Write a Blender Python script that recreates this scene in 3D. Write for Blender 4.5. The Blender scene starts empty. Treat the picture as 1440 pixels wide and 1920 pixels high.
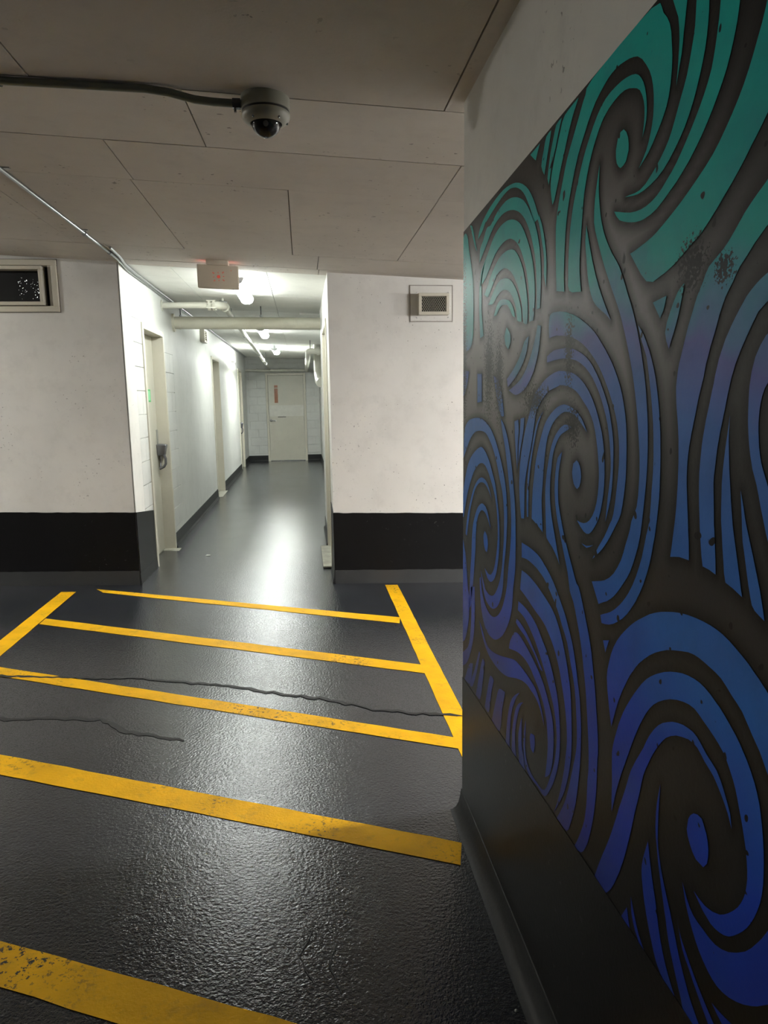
import bpy, bmesh, math, random
from mathutils import Vector, Matrix
import numpy as np
random.seed(7)
S = bpy.context.scene
COL = S.collection
# ------------------------------------------------------------------ camera
F_PX = 1331.0
R = ((0.99348273, -0.03369745, 0.10888777),
     (-0.11282285, -0.15478415, 0.98148503),
     (-0.01621944, -0.98737346, -0.15757723))      # columns: image right, image down, forward
cam_d = bpy.data.cameras.new('camera'); cam = bpy.data.objects.new('camera', cam_d); COL.objects.link(cam)
m = Matrix(((R[0][0], -R[0][1], -R[0][2], 0), (R[1][0], -R[1][1], -R[1][2], 0), (R[2][0], -R[2][1], -R[2][2], 1.5), (0, 0, 0, 1)))
cam.matrix_world = m
cam_d.sensor_fit = 'VERTICAL'; cam_d.sensor_height = 24.0; cam_d.lens = F_PX / 1920 * 24.0
cam_d.clip_start = 0.05; cam_d.clip_end = 100
S.camera = cam
# ------------------------------------------------------------------ world, exposure
w = bpy.data.worlds.new('world'); S.world = w; w.use_nodes = True
w.node_tree.nodes['Background'].inputs[0].default_value = (0.6, 0.65, 0.7, 1)
w.node_tree.nodes['Background'].inputs[1].default_value = 0.002
S.view_settings.view_transform = 'Standard'; S.view_settings.look = 'None'
S.view_settings.gamma = 1.0; S.view_settings.use_curve_mapping = False
S.view_settings.exposure = 3.0
CORRIDOR_LAMP = (7.8, 8.5, 19.0)     # emission of the three corridor lenses, near to far
RIGHT_LAMP = 96.0                    # garage fluorescent beyond the mural wall
LEFT_LAMP = 35.0                     # garage fluorescent to the left
# ------------------------------------------------------------------ materials
def new_mat(name):
    m = bpy.data.materials.new(name); m.use_nodes = True
    nt = m.node_tree; b = nt.nodes['Principled BSDF']
    return m, nt, b
def pos(nt):
    return nt.nodes.new('ShaderNodeNewGeometry').outputs['Position']
def noise(nt, scale, detail=2, rough=0.5, vec=None, dist=0.0):
    n = nt.nodes.new('ShaderNodeTexNoise'); n.inputs['Scale'].default_value = scale
    n.inputs['Detail'].default_value = detail; n.inputs['Roughness'].default_value = rough
    n.inputs['Distortion'].default_value = dist
    nt.links.new(vec if vec is not None else pos(nt), n.inputs['Vector']); return n.outputs['Fac']
def ramp(nt, fac, stops):
    r = nt.nodes.new('ShaderNodeValToRGB'); e = r.color_ramp.elements
    while len(e) < len(stops): e.new(0.5)
    for el, (p, c) in zip(e, stops):
        el.position = p; el.color = (c, c, c, 1) if isinstance(c, (int, float)) else tuple(c) + (1,)
    nt.links.new(fac, r.inputs['Fac']); return r.outputs['Color']
def mix(nt, fac, a, b, mode='MIX'):
    x = nt.nodes.new('ShaderNodeMix'); x.data_type = 'RGBA'; x.blend_type = mode
    for i, v in ((0, fac), (6, a), (7, b)):
        if hasattr(v, 'links'): nt.links.new(v, x.inputs[i])
        elif i == 0: x.inputs[0].default_value = v
        else: x.inputs[i].default_value = tuple(v) + (1,) if len(v) == 3 else v
    return x.outputs[2]
def math_(nt, op, a, b=None, c=None, clamp=False):
    x = nt.nodes.new('ShaderNodeMath'); x.operation = op; x.use_clamp = clamp
    for i, v in enumerate((a, b, c)):
        if v is None: continue
        if hasattr(v, 'links'): nt.links.new(v, x.inputs[i])
        else: x.inputs[i].default_value = v
    return x.outputs[0]
def bump(nt, b, h, strength=0.3, dist=0.002):
    n = nt.nodes.new('ShaderNodeBump'); n.inputs['Strength'].default_value = strength
    n.inputs['Distance'].default_value = dist
    nt.links.new(h, n.inputs['Height']); nt.links.new(n.outputs[0], b.inputs['Normal'])
def sphere_mask(nt, c, sx, sy, sz):
    v = nt.nodes.new('ShaderNodeVectorMath'); v.operation = 'SUBTRACT'; nt.links.new(pos(nt), v.inputs[0]); v.inputs[1].default_value = c
    d = nt.nodes.new('ShaderNodeVectorMath'); d.operation = 'DIVIDE'; nt.links.new(v.outputs[0], d.inputs[0]); d.inputs[1].default_value = (sx, sy, sz)
    l = nt.nodes.new('ShaderNodeVectorMath'); l.operation = 'LENGTH'; nt.links.new(d.outputs[0], l.inputs[0])
    return math_(nt, 'SUBTRACT', 1.0, l.outputs['Value'], clamp=True)
def paint_mat(name, col, dark, rough=0.6, specks=0.62, blotch=0.35, bump_s=0.25, speck_scale=55):
    m, nt, b = new_mat(name)
    c = mix(nt, ramp(nt, noise(nt, 1.3, 4, 0.6), [(0.35, 0), (0.75, 1)]), col, [x * (1 - 0.14 * blotch / 0.35) for x in col])
    c = mix(nt, math_(nt, 'MULTIPLY', ramp(nt, noise(nt, 7, 5, 0.7), [(0.5, 0), (0.8, 1)]), blotch), c, [x * 0.62 for x in col])
    if specks:
        s1 = ramp(nt, noise(nt, speck_scale, 2, 0.5), [(0.685, 0), (0.71, 1)])
        s2 = ramp(nt, noise(nt, 2.2, 2, 0.5), [(0.5, 0), (0.62, 1)])
        c = mix(nt, math_(nt, 'MULTIPLY', math_(nt, 'MULTIPLY', s1, s2), specks), c, dark)
    nt.links.new(c, b.inputs['Base Color']); b.inputs['Roughness'].default_value = rough
    bump(nt, b, noise(nt, 90, 3, 0.6), bump_s, 0.0015)
    return m
def plain(name, col, rough=0.5, metal=0.0, var=0.12, bs=0.0):
    m, nt, b = new_mat(name)
    c = mix(nt, ramp(nt, noise(nt, 9, 4, 0.6), [(0.35, 0), (0.7, 1)]), col, [x * (1 - var) for x in col])
    nt.links.new(c, b.inputs['Base Color']); b.inputs['Roughness'].default_value = rough; b.inputs['Metallic'].default_value = metal
    if bs: bump(nt, b, noise(nt, 60, 3), bs, 0.001)
    return m
def emit(name, col, strength):
    m, nt, b = new_mat(name)
    b.inputs['Base Color'].default_value = tuple(col) + (1,)
    b.inputs['Emission Color'].default_value = tuple(col) + (1,); b.inputs['Emission Strength'].default_value = strength
    return m
M = {}
M['wall'] = paint_mat('white_wall_paint', (0.66, 0.65, 0.61), (0.05, 0.045, 0.04), 0.55)
M['ceiling'] = paint_mat('ceiling_paint', (0.60, 0.555, 0.50), (0.06, 0.05, 0.045), 0.8, 0.7, 0.3, 0.3, 32)
M['corridor_ceiling'] = paint_mat('corridor_ceiling_paint', (0.80, 0.80, 0.75), (0.1, 0.09, 0.08), 0.75, 0.3, 0.3)
M['block'] = paint_mat('painted_block', (0.58, 0.585, 0.555), (0.2, 0.2, 0.18), 0.5, 0.25, 0.35, 0.6)
M['joint'] = plain('joint_dirt', (0.22, 0.20, 0.17), 0.9)  # dark brown-grey of the ceiling joints and vent seams
M['mortar'] = plain('painted_mortar', (0.60, 0.60, 0.56), 0.7)
M['black'] = paint_mat('black_band_paint', (0.008, 0.008, 0.0085), (0.10, 0.10, 0.10), 0.42, 0.45, 0.5, 0.3, 40)
M['black'].node_tree.nodes['Principled BSDF'].inputs['Specular IOR Level'].default_value = 0.15
M['curb'] = paint_mat('grey_membrane_shaded', (0.018, 0.019, 0.019), (0.12, 0.12, 0.11), 0.5, 0.3, 0.5, 0.6, 30)  # darker copy of the membrane, the shade at the mural cove in its colour
M['curb'].node_tree.nodes['Principled BSDF'].inputs['Specular IOR Level'].default_value = 0.2
M['upturn'] = paint_mat('grey_membrane_lit', (0.034, 0.036, 0.036), (0.12, 0.12, 0.11), 0.5, 0.3, 0.5, 0.6, 30)  # lighter copy of the same membrane for the lit facade
M['door'] = paint_mat('beige_door_enamel', (0.52, 0.50, 0.42), (0.12, 0.11, 0.09), 0.38, 0.2, 0.25, 0.05)
M['frame'] = paint_mat('beige_frame_enamel', (0.56, 0.53, 0.44), (0.12, 0.11, 0.09), 0.38, 0.2, 0.25, 0.05)
M['pipe'] = paint_mat('white_pipe_paint', (0.62, 0.61, 0.53), (0.16, 0.13, 0.09), 0.4, 0.3, 0.4, 0.3)
M['duct'] = paint_mat('cream_pipe_jacket', (0.66, 0.64, 0.53), (0.18, 0.14, 0.09), 0.45, 0.3, 0.45, 0.3)
M['steel'] = plain('galvanised_steel', (0.45, 0.46, 0.47), 0.3, 0.9)
M['conduit'] = plain('grey_painted_conduit', (0.20, 0.22, 0.20), 0.4, 0.3)
M['darksteel'] = plain('dark_steel', (0.22, 0.22, 0.24), 0.25, 0.7)
M['chrome'] = plain('chrome', (0.75, 0.76, 0.78), 0.15, 1.0)
M['dark'] = plain('dark_cavity', (0.006, 0.006, 0.006), 0.9)
M['lampbody'] = plain('white_lamp_enamel', (0.5, 0.52, 0.52), 0.4)
M['camshell'] = plain('grey_camera_shell', (0.33, 0.33, 0.27), 0.4)
M['rubber'] = plain('black_gasket', (0.01, 0.01, 0.01), 0.6)
M['sign'] = plain('beige_sign_housing', (0.62, 0.55, 0.44), 0.45, var=0.06)
M['red'] = emit('red_led', (0.8, 0.12, 0.08), 0.03)
M['redglow'] = emit('added_red_glow_strip', (1.0, 0.12, 0.08), 1.2)  # unseen glow added behind the hanging sign to redden the ceiling
M['green'] = plain('green_sticker', (0.03, 0.42, 0.10), 0.4)
M['palegreen'] = plain('pale_green_print', (0.25, 0.65, 0.35), 0.4)
M['hidden'] = plain('dark_unseen_wall', (0.10, 0.10, 0.095), 0.8)  # unseen walls kept dark to cut bounce light on floor and mural
M['plate'] = plain('brushed_push_plate', (0.59, 0.58, 0.52), 0.35, 0.1)
M['concrete'] = plain('bare_concrete', (0.36, 0.35, 0.29), 0.8, var=0.35, bs=0.4)
M['chip'] = plain('pale_chip', (0.6, 0.6, 0.55), 0.7)
M['tar'] = plain('crack_sealant', (0.008, 0.008, 0.008), 0.6)
M['lite'] = plain('orange_brown_glazing', (0.36, 0.13, 0.06), 0.25, var=0.3)
M['tube'] = []
for i, e in enumerate(CORRIDOR_LAMP): M['tube'].append(emit('corridor_lamp_lens_%d' % i, (0.95, 1.0, 0.97), e))
M['rlamp'] = emit('garage_lamp_lens', (1.0, 0.97, 0.95), RIGHT_LAMP)
M['rlamp2'] = emit('garage_lamp_lens_bright', (1.0, 0.975, 0.93), RIGHT_LAMP * 3.4)
M['llamp'] = emit('garage_lamp_lens_dim', (1.0, 0.98, 0.92), LEFT_LAMP)
M['pinhole'] = emit('light_through_perforations', (0.9, 0.95, 0.9), 0.25)

def floor_mat():
    m, nt, b = new_mat('grey_traffic_coating')
    c = mix(nt, ramp(nt, noise(nt, 0.9, 5, 0.6), [(0.3, 0), (0.75, 1)]), (0.028, 0.031, 0.037), (0.013, 0.0145, 0.018))
    c = mix(nt, math_(nt, 'MULTIPLY', ramp(nt, noise(nt, 5, 5, 0.7, dist=0.6), [(0.5, 0), (0.75, 1)]), 0.5), c, (0.028, 0.028, 0.03))
    c = mix(nt, math_(nt, 'MULTIPLY', ramp(nt, noise(nt, 200, 2, 0.5), [(0.66, 0), (0.72, 1)]), 0.5), c, (0.14, 0.15, 0.15))
    nt.links.new(c, b.inputs['Base Color'])
    nt.links.new(ramp(nt, noise(nt, 2.5, 4, 0.6), [(0.3, 0.15), (0.7, 0.22)]), b.inputs['Roughness'])
    h = math_(nt, 'ADD', noise(nt, 95, 2, 0.5), math_(nt, 'MULTIPLY', noise(nt, 230, 2, 0.5), 0.4))
    bump(nt, b, h, 0.75, 0.0023)
    b.inputs['Coat Weight'].default_value = 0.4; b.inputs['Coat Roughness'].default_value = 0.12
    nt.links.new(b.inputs['Normal'].links[0].from_socket, b.inputs['Coat Normal'])
    return m
M['floor'] = floor_mat()
def yellow_mat():
    m, nt, b = new_mat('yellow_line_paint')
    c = mix(nt, ramp(nt, noise(nt, 6, 4, 0.6), [(0.35, 0), (0.7, 1)]), (0.86, 0.47, 0.008), (0.68, 0.37, 0.008))
    wear = math_(nt, 'MULTIPLY', ramp(nt, noise(nt, 60, 4, 0.7), [(0.56, 0), (0.60, 1)]), ramp(nt, noise(nt, 2.0, 2, 0.5), [(0.52, 0), (0.64, 1)]))
    c = mix(nt, wear, c, (0.05, 0.05, 0.05))
    c = mix(nt, math_(nt, 'MULTIPLY', ramp(nt, noise(nt, 14, 4, 0.7), [(0.55, 0), (0.8, 1)]), 0.5), c, (0.22, 0.16, 0.05))
    nt.links.new(c, b.inputs['Base Color']); b.inputs['Roughness'].default_value = 0.5; b.inputs['Specular IOR Level'].default_value = 0.1
    bump(nt, b, math_(nt, 'ADD', noise(nt, 95, 2, 0.5), math_(nt, 'MULTIPLY', noise(nt, 230, 2, 0.5), 0.4)), 0.6, 0.003)
    return m
M['yellow'] = yellow_mat()
def pits(nt, c, dark):
    k = ramp(nt, noise(nt, 150, 3, 0.7), [(0.50, 0), (0.53, 1)])
    msk = None
    for cc, s in (((0.55, 2.40, 1.66), (0.2, 0.05, 0.34)), ((0.55, 2.08, 1.58), (0.2, 0.08, 0.18)), ((0.55, 1.97, 1.55), (0.2, 0.06, 0.16)), ((0.55, 1.44, 1.59), (0.2, 0.035, 0.10)),
                  ((0.55, 1.66, 1.49), (0.2, 0.12, 0.05)), ((0.55, 1.41, 1.44), (0.2, 0.05, 0.06)), ((0.55, 0.98, 1.68), (0.2, 0.05, 0.05)), ((0.55, 0.90, 1.66), (0.2, 0.03, 0.03))):
        q = sphere_mask(nt, cc, *s)
        msk = q if msk is None else math_(nt, 'MAXIMUM', msk, q)
    lim = math_(nt, 'MULTIPLY', math_(nt, 'GREATER_THAN', math_(nt, 'ADD', math_(nt, 'MULTIPLY', msk, 0.30), noise(nt, 170, 3, 0.6)), 0.63), math_(nt, 'GREATER_THAN', msk, 0.01))
    few = ramp(nt, noise(nt, 38, 1, 0.4), [(0.735, 0), (0.75, 1)])
    return mix(nt, math_(nt, 'MAXIMUM', math_(nt, 'MULTIPLY', lim, 0.95), few), c, dark)
def stripe_mat():
    m, nt, b = new_mat('teal_to_blue_spray_paint_shaded_low')
    sep = nt.nodes.new('ShaderNodeSeparateXYZ'); nt.links.new(pos(nt), sep.inputs[0])
    z = math_(nt, 'ADD', sep.outputs['Z'], math_(nt, 'MULTIPLY', math_(nt, 'SUBTRACT', noise(nt, 3.0, 3, 0.5), 0.5), 0.45))
    f = math_(nt, 'MULTIPLY', math_(nt, 'SUBTRACT', z, 0.5), 1 / 1.6)
    c = ramp(nt, f, [(0.0, (0.006, 0.013, 0.17)), (0.25, (0.013, 0.06, 0.48)), (0.42, (0.03, 0.17, 0.58)), (0.62, (0.06, 0.18, 0.54)), (0.68, (0.13, 0.15, 0.44)), (0.76, (0.006, 0.42, 0.38)), (1.0, (0.002, 0.46, 0.41))])  # lowest blue darkened further, painting in the light falloff towards the floor
    k = math_(nt, 'MULTIPLY', ramp(nt, noise(nt, 7, 4, 0.6), [(0.45, 0), (0.75, 1)]), 0.35)
    c = mix(nt, k, c, (0.01, 0.07, 0.20))
    c = pits(nt, c, (0.004, 0.004, 0.006))
    nt.links.new(c, b.inputs['Base Color']); b.inputs['Roughness'].default_value = 0.40; b.inputs['Specular IOR Level'].default_value = 0.15
    bump(nt, b, noise(nt, 120, 3, 0.6), 0.25, 0.001)
    return m
M['stripe'] = stripe_mat()
def muralbase_mat():
    m, nt, b = new_mat('airbrushed_grey_with_sheen')
    a = nt.nodes.new('ShaderNodeAttribute'); a.attribute_name = 'air'
    c = mix(nt, a.outputs['Fac'], (0.005, 0.0045, 0.0035), (0.28, 0.26, 0.26))
    c = pits(nt, c, (0.004, 0.004, 0.004))
    nt.links.new(c, b.inputs['Base Color']); b.inputs['Roughness'].default_value = 0.40; b.inputs['Specular IOR Level'].default_value = 0.15
    bump(nt, b, noise(nt, 120, 3, 0.6), 0.25, 0.001)
    return m
M['muralbase'] = muralbase_mat()
def dome_mat():
    m, nt, b = new_mat('smoked_clear_dome')
    b.inputs['Base Color'].default_value = (0.75, 0.75, 0.75, 1); b.inputs['Roughness'].default_value = 0.03
    b.inputs['Transmission Weight'].default_value = 1.0; b.inputs['IOR'].default_value = 1.35
    return m
M['dome'] = dome_mat()

# ------------------------------------------------------------------ builders
def cz(x): return 2.5 - 0.05 * x                       # ceiling slopes with the ramp
def fz(x, y):
    g = -0.035 * x - 0.02
    t = min(max((y - 5.7) / 2.0, 0), 1); t = t * t * (3 - 2 * t)
    return g * (1 - t)
class B:
    def __init__(s): s.bm = bmesh.new()
    def hexa(s, p):                                    # 8 points: bottom 4 ccw, top 4 ccw
        v = [s.bm.verts.new(q) for q in p]
        for f in ((3, 2, 1, 0), (4, 5, 6, 7), (0, 1, 5, 4), (1, 2, 6, 5), (2, 3, 7, 6), (3, 0, 4, 7)):
            s.bm.faces.new([v[i] for i in f])
        return s
    def box(s, x0, x1, y0, y1, z0, z1):
        f0 = z0 if callable(z0) else (lambda x, y: z0); f1 = z1 if callable(z1) else (lambda x, y: z1)
        c = ((x0, y0), (x1, y0), (x1, y1), (x0, y1))
        return s.hexa([(x, y, f0(x, y)) for x, y in c] + [(x, y, f1(x, y)) for x, y in c])
    def tube(s, path, r, n=16, cap=True):
        P = [Vector(p) for p in path]; rings = []
        rr = r if isinstance(r, (list, tuple)) else [r] * len(P)
        t0 = (P[1] - P[0]).normalized(); a = Vector((0, 0, 1)) if abs(t0.z) < 0.9 else Vector((1, 0, 0))
        u = t0.cross(a).normalized()
        for i, p in enumerate(P):
            t = ((P[min(i + 1, len(P) - 1)] - p).normalized() + (p - P[max(i - 1, 0)]).normalized()).normalized()
            u = (u - t * u.dot(t)).normalized(); v = t.cross(u)
            k = rr[i]
            if 0 < i < len(P) - 1:
                cosb = max(0.5, (P[i + 1] - p).normalized().dot(t)); k = rr[i] * (1 / cosb if cosb < 0.99 else 1)
            rings.append([s.bm.verts.new(p + k * (math.cos(2 * math.pi * j / n) * u + math.sin(2 * math.pi * j / n) * v)) for j in range(n)])
        for A, C_ in zip(rings, rings[1:]):
            for j in range(n): s.bm.faces.new((A[j], A[(j + 1) % n], C_[(j + 1) % n], C_[j]))
        if cap: s.bm.faces.new(rings[0][::-1]); s.bm.faces.new(rings[-1])
        return s
    def lathe(s, prof, c=(0, 0, 0), n=40):             # prof: (r, z) list around z
        rings = []
        for r, z in prof:
            if r < 1e-6: rings.append([s.bm.verts.new((c[0], c[1], c[2] + z))])
            else: rings.append([s.bm.verts.new((c[0] + r * math.cos(2 * math.pi * j / n), c[1] + r * math.sin(2 * math.pi * j / n), c[2] + z)) for j in range(n)])
        for A, C_ in zip(rings, rings[1:]):
            for j in range(n):
                k = (j + 1) % n
                if len(A) == 1 and len(C_) == 1: continue
                if len(A) == 1: s.bm.faces.new((A[0], C_[k], C_[j]))
                elif len(C_) == 1: s.bm.faces.new((A[j], A[k], C_[0]))
                else: s.bm.faces.new((A[j], A[k], C_[k], C_[j]))
        return s
    def prism(s, prof, axis, a0, a1):                  # profile polygon swept along x or y; prof in the other two coords
        def P(q, a): return (a, q[0], q[1]) if axis == 'x' else (q[0], a, q[1])
        A = [s.bm.verts.new(P(q, a0)) for q in prof]; C_ = [s.bm.verts.new(P(q, a1)) for q in prof]; n = len(prof)
        for j in range(n): s.bm.faces.new((A[j], A[(j + 1) % n], C_[(j + 1) % n], C_[j]))
        s.bm.faces.new(A[::-1]); s.bm.faces.new(C_); return s
    def bevel(s, w, seg=2):
        bmesh.ops.bevel(s.bm, geom=list(s.bm.edges), offset=w, segments=seg, affect='EDGES', profile=0.5); return s
    def out(s, name, mat, parent=None, smooth=False, kind=None, label=None, cat=None, group=None):
        bmesh.ops.recalc_face_normals(s.bm, faces=s.bm.faces)
        me = bpy.data.meshes.new(name); s.bm.to_mesh(me); s.bm.free()
        me.materials.append(mat)
        if smooth:
            for p in me.polygons: p.use_smooth = True
            try: me.set_sharp_from_angle(angle=math.radians(40))
            except Exception: pass
        o = bpy.data.objects.new(name, me); COL.objects.link(o)
        if parent is not None:
            o.parent = parent; o.matrix_parent_inverse = parent_inv(parent)
        tag(o, kind, label, cat, group); return o
def world_of(p):
    m_ = p.matrix_parent_inverse @ Matrix.Translation(p.location)
    return world_of(p.parent) @ m_ if p.parent is not None else Matrix.Translation(p.location)
def parent_inv(p): return world_of(p).inverted()
def tag(o, kind=None, label=None, cat=None, group=None):
    if kind: o['kind'] = kind
    if label: o['label'] = label
    if cat: o['category'] = cat
    if group: o['group'] = group
    return o
def root(name, loc, kind=None, label=None, cat=None, group=None):
    o = bpy.data.objects.new(name, None); o.location = loc; o.empty_display_size = 0.05; COL.objects.link(o)
    return tag(o, kind, label, cat, group)
def inst(src, name, loc, parent=None):
    o = bpy.data.objects.new(name, src.data); COL.objects.link(o); o.location = loc
    if parent is not None: o.parent = parent; o.matrix_parent_inverse = parent_inv(parent)
    return o
# ================================================================== STRUCTURE
XL, XR, XR2, YF, YE = -1.365, 0.225, 0.43, 5.85, 18.0      # corridor walls, facade, far wall
# floor
bm = bmesh.new(); xs = [-7, -4, -2.6, -2.0, -1.37, -0.9, -0.4, 0, 0.23, 0.43, 0.8, 1.5, 3, 11.0]; ys = [-4, -1, 1, 2, 3, 4, 5, 5.7] + [5.7 + 0.1 * i for i in range(1, 21)] + [9, 12, 15, 18.2]
g = [[bm.verts.new((x, y, fz(x, y))) for x in xs] for y in ys]
for j in range(len(ys) - 1):
    for i in range(len(xs) - 1): bm.faces.new((g[j][i], g[j][i + 1], g[j + 1][i + 1], g[j + 1][i]))
b_ = B(); b_.bm.free(); b_.bm = bm
floor = b_.out('floor', M['floor'], kind='structure', smooth=True)
def ribbon(pts, w, name, mat, parent, dz=0.0016, jag=0.35):
    bb = B(); L = []
    for i, p in enumerate(pts):
        q0 = Vector(pts[max(i - 1, 0)]); q1 = Vector(pts[min(i + 1, len(pts) - 1)]); t = (q1 - q0).normalized(); nrm = Vector((-t.y, t.x))
        ww = w * (1 + random.uniform(-jag, jag)) * (0.25 if i in (0, len(pts) - 1) else 1)
        L.append([bb.bm.verts.new((p[0] + s * nrm.x * ww / 2, p[1] + s * nrm.y * ww / 2, fz(p[0] + s * nrm.x * ww / 2, p[1]) + dz)) for s in (-1, 1)])
    for a, c in zip(L, L[1:]): bb.bm.faces.new((a[0], c[0], c[1], a[1]))
    return bb.out(name, mat, parent)
def refine(pts, step=0.03, amp=0.012):
    out = []
    for a, c in zip(pts, pts[1:]):
        n = max(1, int(math.dist(a, c) / step))
        for i in range(n):
            t = i / n; out.append((a[0] + (c[0] - a[0]) * t + random.uniform(-amp, amp) * 0.4, a[1] + (c[1] - a[1]) * t + random.uniform(-amp, amp)))
    out.append(pts[-1]); return out
ribbon(refine([(-2.4, 3.95), (-1.689, 3.898), (-1.31, 3.842), (-0.94, 3.817), (-0.672, 3.739), (-0.584, 3.711), (-0.441, 3.687), (-0.238, 3.581), (0.038, 3.48), (0.3, 3.332), (0.505, 3.268), (0.731, 3.221)]), 0.022, 'crack_sealant', M['tar'], floor, 0.003)
ribbon(refine([(-2.2, 3.4), (-1.472, 3.348), (-1.233, 3.354), (-1.0, 3.308), (-0.873, 3.187), (-0.692, 3.11), (-0.578, 3.061)]), 0.026, 'crack_sealant', M['tar'], floor, 0.0018)
for q in ([(0.05, 1.62), (0.02, 1.72), (0.045, 1.8)], [(-0.02, 1.66), (-0.06, 1.76), (-0.02, 1.86)]):
    ribbon(refine(q, 0.02, 0.006), 0.003, 'crack_sealant', M['tar'], floor, 0.0018)
for (x0, x1, y0, y1) in ((-1.47, -1.30, 6.62, 7.42), (0.14, 0.30, 6.33, 7.26), (-1.47, -1.31, 11.4, 12.2)):
    B().box(x0, x1, y0, y1, -0.01, 0.003).out('bare_concrete_patch', M['concrete'], floor)

# facade, left part with the vent opening
VX0, VX1, VZ0, VZ1 = -3.3, -1.886, 2.235, 2.535
b_ = B(); fl = lambda x, y: fz(x, 5.7) - 0.03; ct = lambda x, y: cz(x) + 0.02
b_.box(-7, VX0, YF, YF + 0.25, fl, ct); b_.box(VX1, XL - 0.005, YF, YF + 0.25, fl, ct)
b_.box(VX0, VX1, YF, YF + 0.25, fl, VZ0); b_.box(VX0, VX1, YF, YF + 0.25, VZ1, ct)
wfl = b_.out('wall_back_left', M['wall'], kind='structure')
wfr = B().box(XR, 11.0, YF - 0.03, YF + 0.25, fl, ct).out('wall_back_right', M['wall'], kind='structure')
def bandz(x, y): return 0.58 - 0.034 * x
def wavy_band(x0, x1, y, t, parent, zt, zb, mat, name, seed):
    rnd = random.Random(seed); n = int((x1 - x0) / 0.04) + 1; bb = B(); top = [];
    vs = []
    for i in range(n + 1):
        x = x0 + (x1 - x0) * i / n; j = rnd.uniform(-0.002, 0.002)
        vs.append([bb.bm.verts.new(q) for q in ((x, y - t, zb(x, y)), (x, y - t, zt(x, y) + j), (x, y + 0.002, zt(x, y) + j), (x, y + 0.002, zb(x, y)))])
    for a, c in zip(vs, vs[1:]):
        for k in range(3): bb.bm.faces.new((a[k], c[k], c[k + 1], a[k + 1]))
    bb.bm.faces.new(vs[0]); bb.bm.faces.new(vs[-1][::-1])
    return bb.out(name, mat, parent)
fb = lambda x, y: fz(x, 5.7) - 0.02; curbz = lambda x, y: fz(x, 5.7) + 0.115
wavy_band(-7, XL - 0.005, YF, 0.004, wfl, bandz, fb, M['black'], 'black_band', 1)
wavy_band(XR, 11, YF - 0.03, 0.004, wfr, bandz, fb, M['black'], 'black_band', 2)
wavy_band(-7, XL - 0.005, YF, 0.014, wfl, curbz, fb, M['upturn'], 'membrane_upturn', 3)
wavy_band(XR, 11, YF - 0.03, 0.014, wfr, curbz, fb, M['upturn'], 'membrane_upturn', 4)

# mural wall (right), with its grey cove along the foot
MY = 2.42
wr = B().box(0.55, 0.80, -4, MY, lambda x, y: fz(x, 0) - 0.03, ct).out('wall_right', M['wall'], kind='structure')
bb = B(); bb.hexa([(0.547, -4, -0.1), (0.56, -4, -0.1), (0.56, MY + 0.003, -0.1), (0.547, MY + 0.003, -0.1),
                   (0.547, -4, 0.82), (0.56, -4, 0.82), (0.56, MY + 0.003, 0.4915), (0.547, MY + 0.003, 0.4915)])
bb.box(0.547, 0.803, MY, MY + 0.003, -0.1, 0.49); bb.out('black_band', M['black'], wr)
f0 = fz(0.55, 0)
prof = [(0.548, f0 - 0.02), (0.500, f0 - 0.02), (0.500, f0 + 0.001), (0.512, f0 + 0.004), (0.525, f0 + 0.014), (0.535, f0 + 0.032), (0.541, f0 + 0.058), (0.544, f0 + 0.082), (0.548, f0 + 0.084)]
B().prism(prof, 'y', -4, MY + 0.012).out('membrane_cove', M['curb'], wr, smooth=True)
wall_hidden = [('wall_left', (-7.2, -7, -4, 6.1)), ('wall_rear', (-7, 11, -4.2, -4)), ('wall_far_right', (11, 11.2, -4, 6.1))]
for nm, (a, c, d, e) in wall_hidden: B().box(a, c, d, e, -0.4, 3.0).out(nm, M['hidden'], kind='structure')

# ceilings
ce = B().box(-7, 11, -4, YF + 0.1, lambda x, y: cz(x) + 0.012, lambda x, y: cz(x) + 0.2).out('ceiling', M['joint'], kind='structure')
rows = [(-4, -1.2, [-7, -3.4, -0.81, 1.6, 6, 11], 0), (-1.2, 1.05, [-7, -3.4, -0.81, 0.49, 6, 11], 0), (1.05, 2.50, [-7, -3.4, -0.81, 0.50, 1.8, 6, 11], 0),
        (2.50, 3.13, [-7, -3.0, -0.353, 2.1, 6, 11], 1), (3.13, 3.655, [-7, -4.2, -2.1, -0.755, 0.70, 2.1, 6, 11], 0), (3.655, 5.22, [-7, -4.2, -2.8, -1.49, -0.77, -0.035, 0.702, 2.1, 4, 6, 11], 0),
        (5.22, 5.72, [-7, -3.2, -1.30, 0.147, 2.4, 6, 11], 0), (5.72, 5.95, [-7, XL, 0.16, 6, 11], 0)]
rnd = random.Random(3)
for y0, y1, cols, kind in rows:
    for x0, x1 in zip(cols, cols[1:]):
        gp = 0.0025; d = rnd.uniform(-0.001, 0.001)
        dn = (lambda x, y, d=d: cz(x) + d - (0.035 * max(0, (3.13 - y)) / 0.63 if y > 2.49 else 0.035)) if y1 < 3.2 else (lambda x, y, d=d: cz(x) + d)
        bb = B().box(x0 + gp, x1 - gp, y0 + gp, y1 - gp, dn, lambda x, y: cz(x) + 0.015)
        bb.out('ceiling_panel', M['ceiling'], ce)
cc = B().box(-1.7, 0.7, YF + 0.1, 18.3, lambda x, y: cz(x) + 0.012, lambda x, y: cz(x) + 0.2).out('ceiling', M['joint'], kind='structure')
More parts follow.
